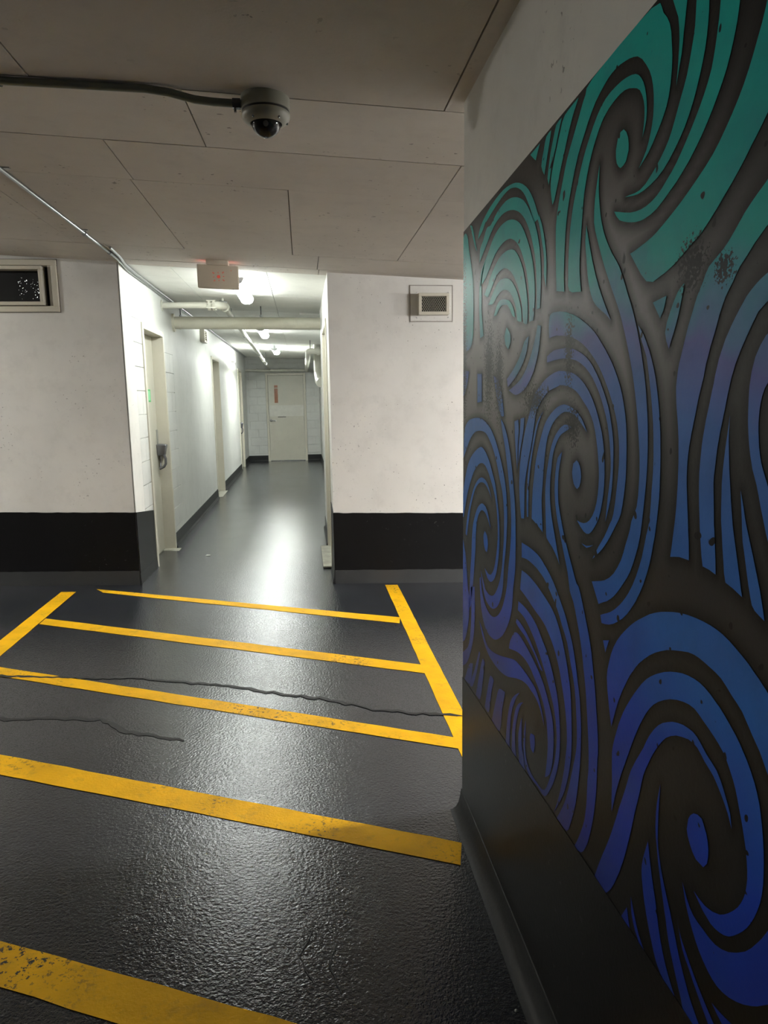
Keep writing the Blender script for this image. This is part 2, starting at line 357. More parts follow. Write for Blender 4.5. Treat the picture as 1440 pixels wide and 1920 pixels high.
for (y0, y1) in ((5.95, 7.35), (7.35, 8.6), (8.6, 9.9), (9.9, 12.3), (12.3, 15.2), (15.2, 18.0)):
    for x0, x1 in ((-1.4, -1.0), (-1.0, -0.25), (-0.25, 0.45)):
        B().box(x0 + 0.002, x1 - 0.002, y0 + 0.003, y1 - 0.003, lambda x, y: cz(x), lambda x, y: cz(x) + 0.015).out('ceiling_panel', M['corridor_ceiling'], cc)
B().box(0.0, 0.45, 8.56, 8.66, lambda x, y: cz(x) - 0.02, lambda x, y: cz(x)).out('shuttering_ridge', M['corridor_ceiling'], cc)

# corridor left wall: backing with three door openings, faced with painted blocks
D1, D2, D3, DH = (6.505, 7.47), (11.28, 12.27), (15.75, 16.68), 2.19
XLb = XL - 0.012
b_ = B(); edges = [YF + 0.25, D1[0], D1[1], D2[0], D2[1], D3[0], D3[1], 18.2]
for i in range(0, 8, 2): b_.box(XLb - 0.25, XLb, edges[i], edges[i + 1], -0.03, ct)
for d in (D1, D2, D3): b_.box(XLb - 0.25, XLb, d[0], d[1], DH, ct)
wl = b_.out('wall_corridor_left', M['mortar'], kind='structure')
B().box(XL - 0.01, XL, YF, 6.18, lambda x, y: 0.0, ct).out('pier_facing', M['wall'], wl)
BL, BH = 0.40, 0.20
_cache = {}
def block(axis, w, h, at, parent, mat, name='block'):
    key = (axis, round(w, 2), round(h, 2), mat.name)
    if key not in _cache:
        bb = B(); g_ = 0.0022
        if axis == 'y': bb.box(0, 0.012, g_, w - g_, g_, h - g_)
        else: bb.box(g_, w - g_, -0.012, 0, g_, h - g_)
        bb.bevel(0.0018, 1); o = bb.out(name, mat, parent); o.matrix_parent_inverse = parent_inv(parent); _cache[key] = o; o.location = at; return o
    return inst(_cache[key], name, at, parent)
def course_wall(axis, a0, a1, z1, fixed, parent, holes, mat, first=0.0, rowmax=99):
    r = 0; z = 0.0
    while z < z1 - 0.02:
        h = min(BH, z1 - z); segs = [(a0, a1)]
        for h0, h1, hz in holes:
            if z < hz - 0.01:
                ns = []
                for s0, s1 in segs:
                    if h1 <= s0 or h0 >= s1: ns.append((s0, s1)); continue
                    if h0 > s0: ns.append((s0, h0))
                    if h1 < s1: ns.append((h1, s1))
                segs = ns
        zz = z; hh = h
        for s0, s1 in segs:
            a = s0; off = first + (BL / 2 if r % 2 else 0)
            while a < s1 - 0.01:
                nxt = a0 + off + BL * (math.floor((a - a0 - off) / BL + 1e-6) + 1)
                nxt = min(nxt, s1)
                if s1 - nxt < 0.06: nxt = s1
                at = (fixed, a, zz) if axis == 'y' else (a, fixed, zz)
                # over a door the course is cut at the head
                inhole = [hz for h0, h1, hz in holes if h0 - 0.01 <= a < h1 - 0.01 and zz < hz < zz + hh]
                block(axis, nxt - a, hh, at, parent, mat)
                a = nxt
        z += h; r += 1
course_wall('y', 6.18, D1[0], 2.2, XLb, wl, [], M['block'])
course_wall('y', D1[1], 7.98, 2.0, XLb, wl, [], M['block'], 0.11)
B().box(XLb, XL, 6.18, D1[0], 2.2, ct).out('smooth_facing', M['block'], wl)
B().box(XLb, XL, D1[0], D1[1], DH, ct).out('smooth_facing', M['block'], wl)
B().box(XLb, XL, D1[1], 7.98, 2.0, ct).out('smooth_facing', M['block'], wl)
B().box(XLb, XL, 7.98, D2[0], -0.0, ct).out('smooth_facing', M['block'], wl)
B().box(XLb, XL, D2[1], D3[0], -0.0, ct).out('smooth_facing', M['block'], wl)
B().box(XLb, XL, D3[1], 18.0, -0.0, ct).out('smooth_facing', M['block'], wl)
for d in (D2, D3): B().box(XLb, XL, d[0], d[1], DH, ct).out('smooth_facing', M['block'], wl)
# black paint carried round the left corner to the first door frame
B().hexa([(XL - 0.002, YF - 0.004, -0.03), (XL + 0.004, YF - 0.004, -0.03), (XL + 0.004, 6.500, -0.03), (XL - 0.002, 6.500, -0.03),
          (XL - 0.002, YF - 0.004, bandz(XL, 0)), (XL + 0.004, YF - 0.004, bandz(XL, 0)), (XL + 0.004, 6.500, 0.545), (XL - 0.002, 6.500, 0.545)]).out('black_band', M['black'], wl)
B().prism([(XL, -0.02), (XL + 0.03, -0.02), (XL + 0.012, 0.03), (XL + 0.006, 0.12), (XL, 0.12)], 'y', YF - 0.014, 6.500).out('membrane_cove', M['curb'], wl)

# corridor right wall: pier with a door, then set back
b_ = B(); D4 = (6.28, 7.30)
b_.box(XR, XR + 0.45, YF + 0.2, D4[0], -0.05, ct); b_.box(XR, XR + 0.45, D4[1], 8.3, -0.03, ct); b_.box(XR, XR + 0.45, D4[0], D4[1], DH, ct)
wcr = b_.out('wall_corridor_right', M['wall'], kind='structure')
B().box(XR2, XR2 + 0.25, 8.3, 18.2, -0.03, ct).out('wall_right_set_back', M['block'], kind='structure')
B().hexa([(XR - 0.004, YF - 0.034, -0.05), (XR + 0.002, YF - 0.034, -0.05), (XR + 0.002, D4[0] - 0.005, -0.05), (XR - 0.004, D4[0] - 0.005, -0.05),
          (XR - 0.004, YF - 0.034, bandz(XR, 0)), (XR + 0.002, YF - 0.034, bandz(XR, 0)), (XR + 0.002, D4[0] - 0.005, 0.60), (XR - 0.004, D4[0] - 0.005, 0.60)]).out('black_band', M['black'], wcr)
B().prism([(XR, -0.02), (XR - 0.022, -0.02), (XR - 0.010, 0.03), (XR - 0.005, 0.10), (XR, 0.10)], 'y', YF - 0.044, D4[0] - 0.03).out('membrane_cove', M['curb'], wcr)

# far wall of painted blocks
we = B().box(-1.6, 0.7, YE + 0.012, YE + 0.25, -0.03, ct).out('wall_end', M['mortar'], kind='structure')
FD = (-0.89, 0.09)
course_wall('x', -1.40, XR2, 2.50, YE + 0.012, we, [(FD[0], FD[1], 2.165)], M['block'], 0.1)

# baseboards: grey coved membrane along the corridor
def base(name, sx, x, y0, y1, h=0.145):
    B().prism([(x, -0.02), (x + sx * 0.03, -0.02), (x + sx * 0.022, 0.012), (x + sx * 0.008, 0.035), (x + sx * 0.005, h), (x, h)], 'y', y0, y1).out(name, M['curb'], kind='structure')
base('baseboard_left', 1, XL, D1[1] + 0.0, D2[0] - 0.001); base('baseboard_left', 1, XL, D2[1], D3[0] - 0.001); base('baseboard_left', 1, XL, D3[1], 18.0)
base('baseboard_right', -1, XR, D4[1], 8.3); base('baseboard_right', -1, XR2, 8.3, 18.0)
for a, c in ((XL, FD[0]), (FD[1], XR2)):
    B().prism([(YE, -0.02), (YE - 0.03, -0.02), (YE - 0.022, 0.012), (YE - 0.008, 0.035), (YE - 0.005, 0.145), (YE, 0.145)], 'x', a, c).out('baseboard_back', M['curb'], kind='structure')

# ------------------------------------------------------------------ doors
def pull_handle(parent, y, z, x):
    """storeroom pull: latch guard plate, scooped housing and a bent pull loop"""
    h = B().box(x, x + 0.004, y - 0.05, y + 0.02, z - 0.01, z + 0.16).bevel(0.001, 1).out('latch_plate', M['steel'], parent)
    bb = B().hexa([(x, y - 0.085, z - 0.10), (x + 0.075, y - 0.075, z - 0.10), (x + 0.075, y + 0.0, z - 0.10), (x, y + 0.01, z - 0.10),
                   (x, y - 0.10, z + 0.02), (x + 0.098, y - 0.085, z + 0.012), (x + 0.098, y + 0.01, z + 0.012), (x, y + 0.02, z + 0.02)]).bevel(0.012, 3)
    bb.out('handle_housing', M['darksteel'], parent, smooth=True)
    B().tube([(x + 0.065, y - 0.07, z - 0.09), (x + 0.08, y - 0.07, z - 0.13), (x + 0.078, y - 0.07, z - 0.18), (x + 0.06, y - 0.07, z - 0.21), (x + 0.03, y - 0.07, z - 0.225), (x + 0.015, y - 0.07, z - 0.228)], [0.014, 0.013, 0.012, 0.012, 0.013, 0.014], 12).out('pull_loop', M['darksteel'], parent, smooth=True)
    B().tube([(x + 0.02, y - 0.01, z - 0.09), (x + 0.02, y - 0.012, z - 0.14), (x + 0.02, y - 0.03, z - 0.20), (x + 0.02, y - 0.06, z - 0.225)], 0.009, 12).out('pull_loop', M['darksteel'], parent, smooth=True)
def side_door(n, x, sx, d, depth, handle_end='far', head=DH):
    """metal door in a pressed steel frame set in a wall along y; sx=+1: corridor lies at larger x"""
    t = root('door_%d' % n, (x, (d[0] + d[1]) / 2, 0), kind='structure')
    y0, y1 = d; fw = 0.05; o = x + sx * 0.012; i = x - sx * (depth + 0.05)
    xa, xb = min(o, i), max(o, i)
    B().box(xa, xb, y0, y0 + fw, 0.0, head).bevel(0.003, 1).out('frame_jamb', M['frame'], t)
    B().box(xa, xb, y1 - fw, y1, 0.0, head).bevel(0.003, 1).out('frame_jamb', M['frame'], t)
    B().box(xa, xb, y0 + fw, y1 - fw, head - fw, head).bevel(0.003, 1).out('frame_head', M['frame'], t)
    s = x - sx * depth; s0, s1 = sorted((s, s - sx * 0.045))
    leaf = B().box(s0, s1, y0 + fw + 0.004, y1 - fw - 0.004, 0.012, head - fw - 0.004).bevel(0.002, 1).out('door_leaf', M['door'], t)
    st = s + sx * 0.014
    for a, c in ((y0 + fw, y0 + fw + 0.014), (y1 - fw - 0.014, y1 - fw)):
        pass
    B().box(min(s, s - sx * 0.06), max(s, s - sx * 0.06) , y0 + fw, y1 - fw, -0.004, 0.008).out('threshold', M['concrete'], t)
    B().box(min(s - sx * 0.05, s - sx * 0.07), max(s - sx * 0.05, s - sx * 0.07), y0 + 0.01, y1 - 0.01, 0.0, head - 0.01).out('dark_gap', M['dark'], t)
    return t, leaf, s
t1, leaf1, s1 = side_door(1, XL, 1, D1, 0.10)
pull_handle(leaf1, 7.40, 1.07, s1)
st = B().box(s1, s1 + 0.0015, 7.02, 7.20, 1.505, 1.625).out('sticker', M['green'], leaf1, label='green safety sticker')
B().box(s1 + 0.0015, s1 + 0.0022, 7.04, 7.18, 1.52, 1.61).out('sticker_face', M['palegreen'], st and leaf1)
for z in (0.3, 1.1, 1.9): B().tube([(s1 + 0.008, D1[0] + 0.054, z - 0.05), (s1 + 0.008, D1[0] + 0.054, z + 0.05)], 0.008, 10).out('hinge', M['steel'], leaf1)
t2, leaf2, s2 = side_door(2, XL, 1, D2, 0.10)
t3, leaf3, s3 = side_door(3, XL, 1, D3, 0.03)
pull_handle(leaf3, 15.93, 1.02, s3)
t4, leaf4, s4 = side_door(4, XR, -1, D4, 0.09)
# far door
t5 = root('door_5', ((FD[0] + FD[1]) / 2, YE, 0), kind='structure')
fx0, fx1, fh = FD[0], FD[1], 2.165
B().box(fx0, fx0 + 0.055, YE - 0.03, YE + 0.10, 0, fh).bevel(0.003, 1).out('frame_jamb', M['frame'], t5)
B().box(fx1 - 0.055, fx1, YE - 0.03, YE + 0.10, 0, fh).bevel(0.003, 1).out('frame_jamb', M['frame'], t5)
B().box(fx0 + 0.055, fx1 - 0.055, YE - 0.03, YE + 0.10, fh - 0.055, fh).bevel(0.003, 1).out('frame_head', M['frame'], t5)
lf = B().box(fx0 + 0.06, fx1 - 0.06, YE - 0.005, YE + 0.04, 0.02, fh - 0.06).bevel(0.002, 1).out('door_leaf', M['door'], t5)
lx0, lx1, lz0, lz1 = -0.685, -0.60, 1.44, 1.87
for a, c, e, f in ((lx0 - 0.02, lx0, lz0 - 0.02, lz1 + 0.02), (lx1, lx1 + 0.02, lz0 - 0.02, lz1 + 0.02), (lx0, lx1, lz1, lz1 + 0.02), (lx0, lx1, lz0 - 0.02, lz0), (lx0, lx1, 1.795, 1.81)):
    B().box(a, c, YE - 0.014, YE - 0.005, e, f).out('glazing_bead', M['frame'], lf)
B().box(lx0, lx1, YE - 0.009, YE - 0.005, lz0, lz1).out('window_lite', M['lite'], lf, label='narrow orange-brown window pane')
B().box(fx0 + 0.065, fx1 - 0.065, YE - 0.008, YE - 0.004, 1.11, 1.38).out('push_plate', M['plate'], lf, label='pale horizontal cover plate')
B().box(-0.62, -0.42, YE - 0.010, YE - 0.007, 1.085, 1.10).out('scrape_mark', M['dark'], lf)
hx, hz = -0.79, 1.01
B().tube([(hx, YE - 0.004, hz), (hx, YE - 0.02, hz)], 0.034, 20).out('handle_rose', M['chrome'], lf, smooth=True)
B().tube([(hx, YE - 0.02, hz), (hx, YE - 0.065, hz), (hx + 0.02, YE - 0.07, hz), (hx + 0.12, YE - 0.068, hz - 0.005)], [0.013, 0.013, 0.014, 0.012], 12).out('lever_handle', M['chrome'], lf, smooth=True)
B().box(fx0 + 0.06, fx1 - 0.06, YE - 0.03, YE + 0.06, 0.0, 0.015).bevel(0.003, 1).out('threshold', M['chrome'], t5, label='bright metal threshold strip')
B().box(fx0 + 0.01, fx1 - 0.01, YE + 0.05, YE + 0.06, 0.0, fh - 0.01).out('dark_gap', M['dark'], t5)
for z in (0.25, 1.05, 1.85): B().tube([(fx1 - 0.058, YE - 0.010, z - 0.05), (fx1 - 0.058, YE - 0.010, z + 0.05)], 0.008, 10).out('hinge', M['steel'], lf)

# ================================================================== MURAL
MUR = '''A1 2264,4159 2210,4147 2197,4128 2188,4110 2164,4086 2146,4061 2135,4033 2129,4001 2123,3966 2122,3930 2126,3893 2134,3860 2146,3836 2161,3817 2178,3799 2197,3782 2221,3762 2248,3743 2278,3728 2310,3715 2285,3734 2263,3754 2249,3775 2239,3796 2231,3817 2226,3841 2225,3871 2228,3902 2235,3931 2246,3958 2263,3985 2286,4011 2313,4038 2347,4061 2376,4072 2408,4081 2441,4087 2474,4092 2507,4094 2540,4093 2574,4088 2606,4079 2637,4069 2676,4053 2710,4032 2743,4008 2773,3980 2804,3952 2833,3923 2856,3891 2877,3857 2898,3820 2918,3779 2929,3750 2939,3720 2947,3687 2952,3652 2955,3615 2957,3580 2959,3535 2959,3495 2955,3460 2949,3426 2981,3432 3012,3437 3044,3443 3050,3490 3056,3536 3060,3582 3064,3630 3067,3676 3066,3716 3056,3759 3040,3795 3027,3822 3011,3849 2996,3875 2975,3912 2952,3945 2926,3973 2898,3999 2871,4026 2842,4054 2821,4076 2798,4098 2775,4116 2766,4134 2709,4145 2616,4151 2487,4157 2359,4160
A2 2293,3802 2280,3823 2271,3845 2269,3869 2272,3895 2278,3920 2287,3944 2301,3968 2319,3988 2337,4003 2358,4014 2386,4023 2420,4030 2460,4035 2502,4036 2545,4035 2588,4029 2625,4017 2659,3999 2693,3975 2724,3948 2754,3921 2781,3891 2807,3856 2830,3820 2851,3786 2870,3751 2886,3711 2898,3668 2904,3637 2908,3603 2911,3571 2912,3538 2911,3506 2909,3478 2909,3445 2893,3421 2860,3411 2814,3406 2767,3400 2776,3431 2784,3462 2789,3491 2790,3530 2786,3571 2784,3603 2780,3638 2776,3672 2772,3703 2768,3733 2762,3762 2746,3804 2726,3844 2710,3869 2692,3894 2672,3916 2639,3946 2601,3971 2559,3986 2515,3994 2473,3998 2433,3996 2399,3988 2370,3977 2344,3966 2323,3952 2306,3932 2293,3909 2286,3887 2284,3862 2287,3833
A3 2431,3874 2411,3859 2396,3837 2390,3816 2389,3795 2406,3767 2425,3759 2446,3757 2463,3767 2478,3782 2486,3804 2488,3827 2474,3864 2454,3874
A4 2623,3823 2633,3795 2642,3766 2650,3740 2657,3711 2661,3671 2659,3631 2647,3602 2627,3569 2606,3535 2580,3495 2554,3457 2525,3419 2496,3383 2469,3350 2440,3314 2416,3283 2395,3251 2376,3219 2355,3183 2336,3146 2318,3111 2302,3076 2287,3039 2274,3001 2262,2964 2252,2928 2243,2891 2235,2855 2228,2818 2223,2782 2221,2745 2222,2707 2224,2668 2231,2631 2248,2601 2265,2576 2274,2544 2287,2516 2303,2486 2316,2456 2333,2425 2359,2393 2389,2363 2423,2339 2463,2319 2499,2307 2539,2296 2579,2285 2556,2261 2533,2238 2510,2214 2475,2230 2439,2245 2407,2263 2377,2283 2350,2306 2325,2330 2302,2353 2280,2376 2261,2400 2240,2435 2223,2471 2209,2502 2197,2543 2189,2588 2182,2642 2176,2688 2172,2730 2170,2762 2170,2798 2171,2834 2174,2870 2178,2906 2184,2941 2192,2977 2200,3013 2210,3048 2223,3084 2237,3121 2252,3157 2270,3194 2290,3232 2313,3271 2333,3301 2356,3332 2376,3362 2403,3400 2429,3434 2460,3463 2492,3490 2522,3521 2550,3552 2571,3582 2588,3612 2602,3644 2612,3677 2620,3711 2625,3747 2625,3785
A5 2732,3640 2736,3611 2738,3581 2732,3549 2723,3517 2716,3485 2707,3453 2696,3424 2682,3396 2666,3372 2647,3351 2628,3336 2604,3322 2569,3305 2533,3289 2507,3275 2484,3261 2505,3284 2526,3307 2546,3330 2574,3363 2600,3396 2624,3430 2645,3463 2664,3496 2681,3529 2698,3564 2712,3596 2723,3619
A6 2133,4117 2116,4086 2098,4055 2090,4024 2086,3993 2086,3966 2087,3938 2089,3906 2093,3872 2081,3911 2070,3947 2066,3975 2064,4000 2060,4022 2057,4046 2052,4078 2058,4111 2080,4130 2112,4149 2144,4167 2140,4142
A7 1942,4061 1936,4041 1938,4018 1937,3994 1938,3967 1941,3935 1947,3904 1956,3876 1967,3849 1980,3821 1994,3795 2012,3768 2034,3742 2060,3719 2088,3698 2116,3679 2147,3663 2184,3650 2225,3642 2267,3637 2310,3637 2341,3641 2373,3647 2404,3653 2367,3650 2330,3646 2296,3646 2259,3654 2227,3668 2194,3685 2164,3704 2141,3721 2122,3738 2108,3756 2095,3776 2080,3801 2065,3827 2049,3852 2035,3877 2026,3903 2018,3930 2010,3958 2004,3988 2003,4021 2003,4051 2003,4074 2004,4094 1970,4078
A8 1799,3986 1798,3948 1801,3926 1805,3903 1811,3883 1818,3861 1828,3836 1840,3811 1855,3788 1873,3764 1894,3738 1918,3712 1943,3688 1971,3665 2001,3643 2034,3623 2067,3605 2102,3590 2139,3574 2177,3560 2217,3552 2259,3549 2288,3550 2319,3554 2349,3560 2381,3568 2413,3578 2440,3588 2466,3607 2485,3627 2442,3615 2400,3603 2360,3593 2321,3587 2284,3584 2248,3585 2213,3590 2180,3599 2152,3611 2125,3626 2098,3641 2072,3658 2048,3678 2024,3700 2001,3722 1979,3745 1959,3767 1941,3790 1924,3815 1910,3841 1902,3869 1896,3896 1891,3923 1887,3948 1885,3970 1884,3991 1885,4012 1886,4032 1854,4017 1821,4001
A9 1671,3973 1678,3941 1684,3909 1692,3881 1704,3850 1717,3824 1730,3797 1744,3771 1761,3744 1781,3718 1805,3691 1830,3666 1856,3642 1883,3621 1916,3601 1952,3582 1988,3564 2026,3546 2066,3529 2108,3513 2137,3502 2167,3492 2197,3483 2240,3475 2281,3469 2316,3464 2349,3461 2307,3421 2265,3381 2227,3354 2184,3345 2145,3353 2101,3362 2058,3375 2017,3391 1979,3408 1947,3420 1916,3434 1883,3455 1849,3478 1818,3502 1788,3524 1762,3545 1739,3565 1720,3584 1701,3601 1685,3616 1665,3636 1647,3656 1626,3681 1606,3708 1587,3738 1569,3772 1555,3805 1547,3837 1543,3868 1540,3900 1583,3924 1627,3948
A10 1452,3615 1492,3592 1531,3569 1567,3547 1599,3525 1627,3504 1649,3487 1679,3469 1702,3454 1726,3437 1746,3419 1766,3401 1786,3384 1809,3368 1842,3352 1872,3336 1887,3319 1897,3301 1911,3283 1924,3265 1934,3246 1943,3227 1953,3208 1963,3188 1971,3168 1979,3148 1987,3127 1995,3106 2003,3085 2008,3064 2011,3043 2013,3021 2011,2999 2008,2977 2004,2957 1998,2934 1991,2902 1985,2868 1982,2835 1979,2802 1978,2769 1977,2736 1978,2703 1979,2668 1983,2625 1989,2582 1994,2546 2000,2511 1974,2517 1948,2522 1922,2523 1895,2524 1898,2550 1901,2577 1906,2603 1911,2637 1917,2671 1923,2710 1928,2742 1930,2767 1930,2785 1930,2807 1928,2828 1925,2850 1920,2872 1915,2893 1909,2915 1903,2936 1897,2957 1892,2978 1886,2998 1879,3018 1871,3039 1866,3058 1861,3079 1852,3102 1844,3125 1835,3144 1826,3163 1818,3183 1810,3204 1799,3225 1787,3246 1773,3263 1758,3279 1746,3296 1733,3311 1706,3332 1678,3356 1638,3384 1604,3402 1566,3420 1527,3437 1491,3453 1455,3467 1419,3481 1430,3526 1441,3570
A11 1493,3331 1522,3317 1551,3304 1576,3293 1605,3283 1628,3275 1647,3267 1665,3257 1682,3246 1698,3234 1725,3205 1740,3188 1753,3171 1776,3139 1793,3106 1802,3086 1809,3064 1815,3045 1819,3025 1826,3002 1832,2978 1839,2953 1846,2929 1851,2906 1856,2883 1860,2859 1862,2833 1864,2808 1865,2783 1864,2757 1862,2728 1857,2689 1851,2651 1848,2629 1844,2609 1838,2580 1832,2552 1823,2523 1790,2521 1759,2515 1763,2549 1768,2583 1773,2614 1780,2651 1784,2686 1789,2725 1793,2758 1793,2782 1791,2798 1789,2819 1787,2839 1784,2859 1780,2879 1776,2899 1771,2919 1766,2939 1761,2958 1752,2997 1746,3018 1740,3039 1727,3072 1709,3104 1688,3136 1667,3166 1647,3192 1620,3209 1599,3220 1570,3233 1541,3241 1508,3250 1475,3259 1484,3295
A12 1737,2945 1739,2923 1742,2901 1748,2861 1752,2822 1754,2796 1755,2762 1753,2730 1751,2694 1748,2664 1741,2629 1735,2595 1727,2559 1721,2528 1712,2505 1678,2498 1658,2492 1638,2486 1645,2506 1652,2529 1661,2555 1670,2583 1680,2612 1689,2639 1696,2662 1701,2684 1706,2705 1711,2728 1716,2756 1722,2785 1727,2814 1731,2843 1735,2873 1737,2901 1737,2924
A13 1672,2756 1669,2737 1665,2715 1660,2686 1656,2659 1650,2627 1641,2601 1632,2573 1623,2545 1614,2519 1605,2495 1597,2477 1584,2466 1566,2459 1545,2452 1554,2479 1561,2498 1569,2520 1580,2544 1592,2570 1604,2597 1616,2622 1627,2645 1638,2668 1648,2692 1656,2716 1664,2737
A14 1500,3191 1538,3173 1572,3156 1595,3143 1612,3133 1630,3113 1647,3086 1658,3051 1663,3015 1663,2988 1662,2960 1660,2932 1656,2905 1650,2876 1643,2850 1630,2814 1611,2779 1600,2754 1589,2726 1576,2697 1562,2665 1543,2629 1521,2593 1497,2561 1473,2534 1450,2512 1428,2494 1435,2526 1445,2559 1459,2583 1477,2608 1494,2635 1511,2668 1527,2703 1542,2733 1561,2768 1576,2794 1596,2828 1604,2849 1610,2870 1616,2906 1618,2927 1618,2949 1616,2971 1611,2992 1603,3010 1590,3027 1568,3047 1541,3066 1510,3084 1476,3102 1484,3131 1492,3161
B0 3295,4118 3340,4116 3386,4114 3431,4112 3405,4095 3379,4079 3352,4063 3328,4089 3312,4104
B1 3212,4116 3229,4098 3242,4072 3262,4044 3272,4014 3255,3989 3228,3964 3213,3994 3199,4023 3184,4049 3170,4074 3159,4099 3150,4122 3183,4122
B2 3089,4121 3108,4099 3124,4074 3139,4054 3152,4033 3163,4009 3172,3984 3181,3959 3186,3936 3168,3906 3154,3932 3144,3958 3130,3986 3111,4010 3091,4033 3074,4060 3057,4085 3040,4107 3024,4126 3058,4126
B3 2988,4123 3018,4106 3035,4083 3056,4056 3076,4028 3094,4004 3110,3980 3126,3954 3138,3928 3143,3904 3142,3878 3131,3845 3115,3810 3093,3824 3072,3854 3061,3870 3049,3887 3038,3908 3025,3929 3010,3950 2992,3972 2971,4002 2948,4034 2924,4063 2899,4090 2871,4112 2844,4133 2896,4131 2947,4128
C0 3794,3366 3759,3346 3730,3326 3718,3305 3719,3285 3735,3266 3758,3248 3786,3260 3811,3275 3829,3298 3834,3324 3818,3345
C1 4410,3983 4383,4003 4335,4023 4296,4034 4248,4045 4194,4056 4138,4065 4078,4072 4013,4078 3948,4081 3885,4082 3826,4079 3767,4073 3712,4065 3661,4055 3600,4037 3545,4016 3496,3992 3453,3966 3414,3936 3380,3905 3349,3872 3322,3837 3294,3802 3295,3818 3273,3790 3250,3762 3230,3731 3213,3697 3198,3661 3187,3628 3178,3590 3176,3555 3176,3517 3178,3479 3197,3510 3212,3542 3213,3579 3216,3619 3227,3650 3243,3683 3259,3714 3275,3746 3293,3777 3310,3798 3331,3796 3356,3795 3379,3818 3405,3852 3434,3886 3465,3917 3498,3947 3534,3974 3573,3997 3615,4016 3659,4032 3707,4044 3757,4053 3814,4056 3864,4055 3919,4051 3976,4045 4032,4038 4091,4029 4153,4019 4208,4009 4247,4003 4253,4009 4282,3994 4312,3979 4343,3967 4374,3960 4405,3955 4437,3949 4427,3966
C2 4135,3963 4096,3973 4053,3987 4005,3998 3951,4006 3893,4011 3836,4013 3782,4009 3730,4002 3679,3991 3628,3977 3578,3959 3533,3940 3495,3917 3462,3893 3433,3869 3401,3836 3374,3804 3392,3830 3409,3856 3385,3831 3362,3806 3340,3780 3321,3753 3303,3724 3289,3696 3272,3657 3261,3618 3253,3582 3249,3543 3249,3511 3250,3476 3251,3446 3254,3419 3256,3398 3280,3398 3303,3399 3303,3437 3305,3478 3309,3512 3314,3547 3321,3580 3333,3621 3350,3660 3365,3688 3383,3717 3403,3745 3425,3772 3448,3797 3474,3821 3501,3844 3531,3864 3565,3884 3604,3903 3649,3920 3697,3935 3749,3947 3804,3956 3859,3961 3911,3962 3963,3958 4011,3952 4052,3944 4089,3933 4126,3920 4166,3904 4206,3885 4249,3866 4295,3846 4344,3826 4393,3805 4390,3845 4381,3880 4353,3897 4315,3911 4287,3930 4257,3951 4226,3966 4197,3968 4168,3963
C3 3714,3893 3754,3901 3795,3908 3836,3911 3879,3912 3922,3911 3964,3907 4004,3900 4042,3891 4078,3879 4111,3865 4141,3849 4173,3832 4207,3816 4242,3800 4273,3783 4309,3758 4337,3731 4358,3696 4376,3660 4331,3669 4286,3679 4244,3690 4209,3704 4177,3720 4145,3735 4113,3751 4082,3766 4051,3779 4021,3788 3992,3796 3961,3802 3926,3808 3889,3812 3853,3814 3818,3814 3783,3811 3750,3807 3709,3796 3671,3782 3632,3763 3594,3739 3560,3711 3528,3679 3508,3656 3489,3632 3472,3606 3457,3579 3444,3551 3433,3523 3421,3483 3412,3443 3409,3399 3408,3354 3378,3354 3349,3353 3342,3379 3336,3408 3332,3444 3332,3482 3337,3521 3347,3560 3362,3601 3381,3641 3405,3676 3434,3712 3456,3737 3481,3763 3507,3788 3535,3812 3566,3834 3599,3853 3636,3869 3675,3882
C4 3708,3746 3746,3752 3789,3757 3830,3759 3867,3758 3903,3756 3937,3751 3968,3745 3997,3736 4026,3726 4058,3715 4090,3702 4120,3688 4157,3667 4192,3644 4230,3622 4268,3599 4229,3584 4190,3575 4153,3588 4117,3608 4082,3628 4047,3646 4014,3660 3979,3671 3936,3677 3891,3679 3849,3677 3806,3668 3772,3657 3736,3642 3703,3624 3674,3605 3647,3584 3623,3563 3591,3532 3565,3500 3542,3466 3525,3431 3516,3391 3504,3359 3475,3350 3441,3347 3437,3383 3437,3420 3444,3460 3458,3501 3475,3541 3497,3579 3513,3605 3532,3629 3554,3652 3578,3675 3604,3696 3630,3714 3666,3733
C5 3825,3622 3861,3627 3898,3629 3932,3628 3965,3623 3995,3615 4022,3606 4058,3592 4092,3574 4119,3560 4148,3545 4177,3530 4138,3526 4100,3522 4067,3522 4031,3534 3997,3549 3969,3556 3938,3562 3908,3566 3865,3567 3822,3562 3779,3551 3739,3536 3706,3517 3678,3494 3650,3467 3627,3438 3618,3407 3606,3381 3572,3371 3531,3367 3535,3398 3543,3428 3560,3457 3582,3486 3609,3516 3641,3544 3666,3562 3692,3579 3721,3594 3754,3606 3789,3615
C6 3820,3513 3856,3518 3895,3522 3929,3522 3965,3515 3996,3501 4025,3479 4053,3453 4022,3451 3994,3452 3972,3464 3949,3477 3919,3485 3884,3490 3841,3488 3798,3482 3765,3468 3736,3451 3708,3430 3684,3411 3664,3405 3645,3401 3658,3426 3676,3449 3703,3472 3737,3491 3776,3504
C7 3284,3326 3304,3290 3328,3254 3346,3230 3367,3205 3390,3181 3416,3158 3443,3136 3474,3116 3506,3099 3541,3084 3582,3070 3631,3057 3685,3045 3739,3033 3699,3023 3659,3013 3618,3008 3574,3011 3529,3019 3487,3029 3450,3042 3416,3058 3385,3076 3356,3097 3329,3120 3306,3146 3285,3174 3268,3204 3255,3234 3244,3275 3236,3317 3260,3321
C8 3413,3287 3447,3280 3481,3267 3503,3248 3524,3224 3551,3201 3584,3180 3623,3159 3662,3140 3702,3123 3742,3108 3783,3092 3772,3071 3760,3051 3728,3060 3696,3070 3660,3083 3617,3101 3571,3123 3529,3145 3495,3168 3466,3192 3444,3216 3425,3252
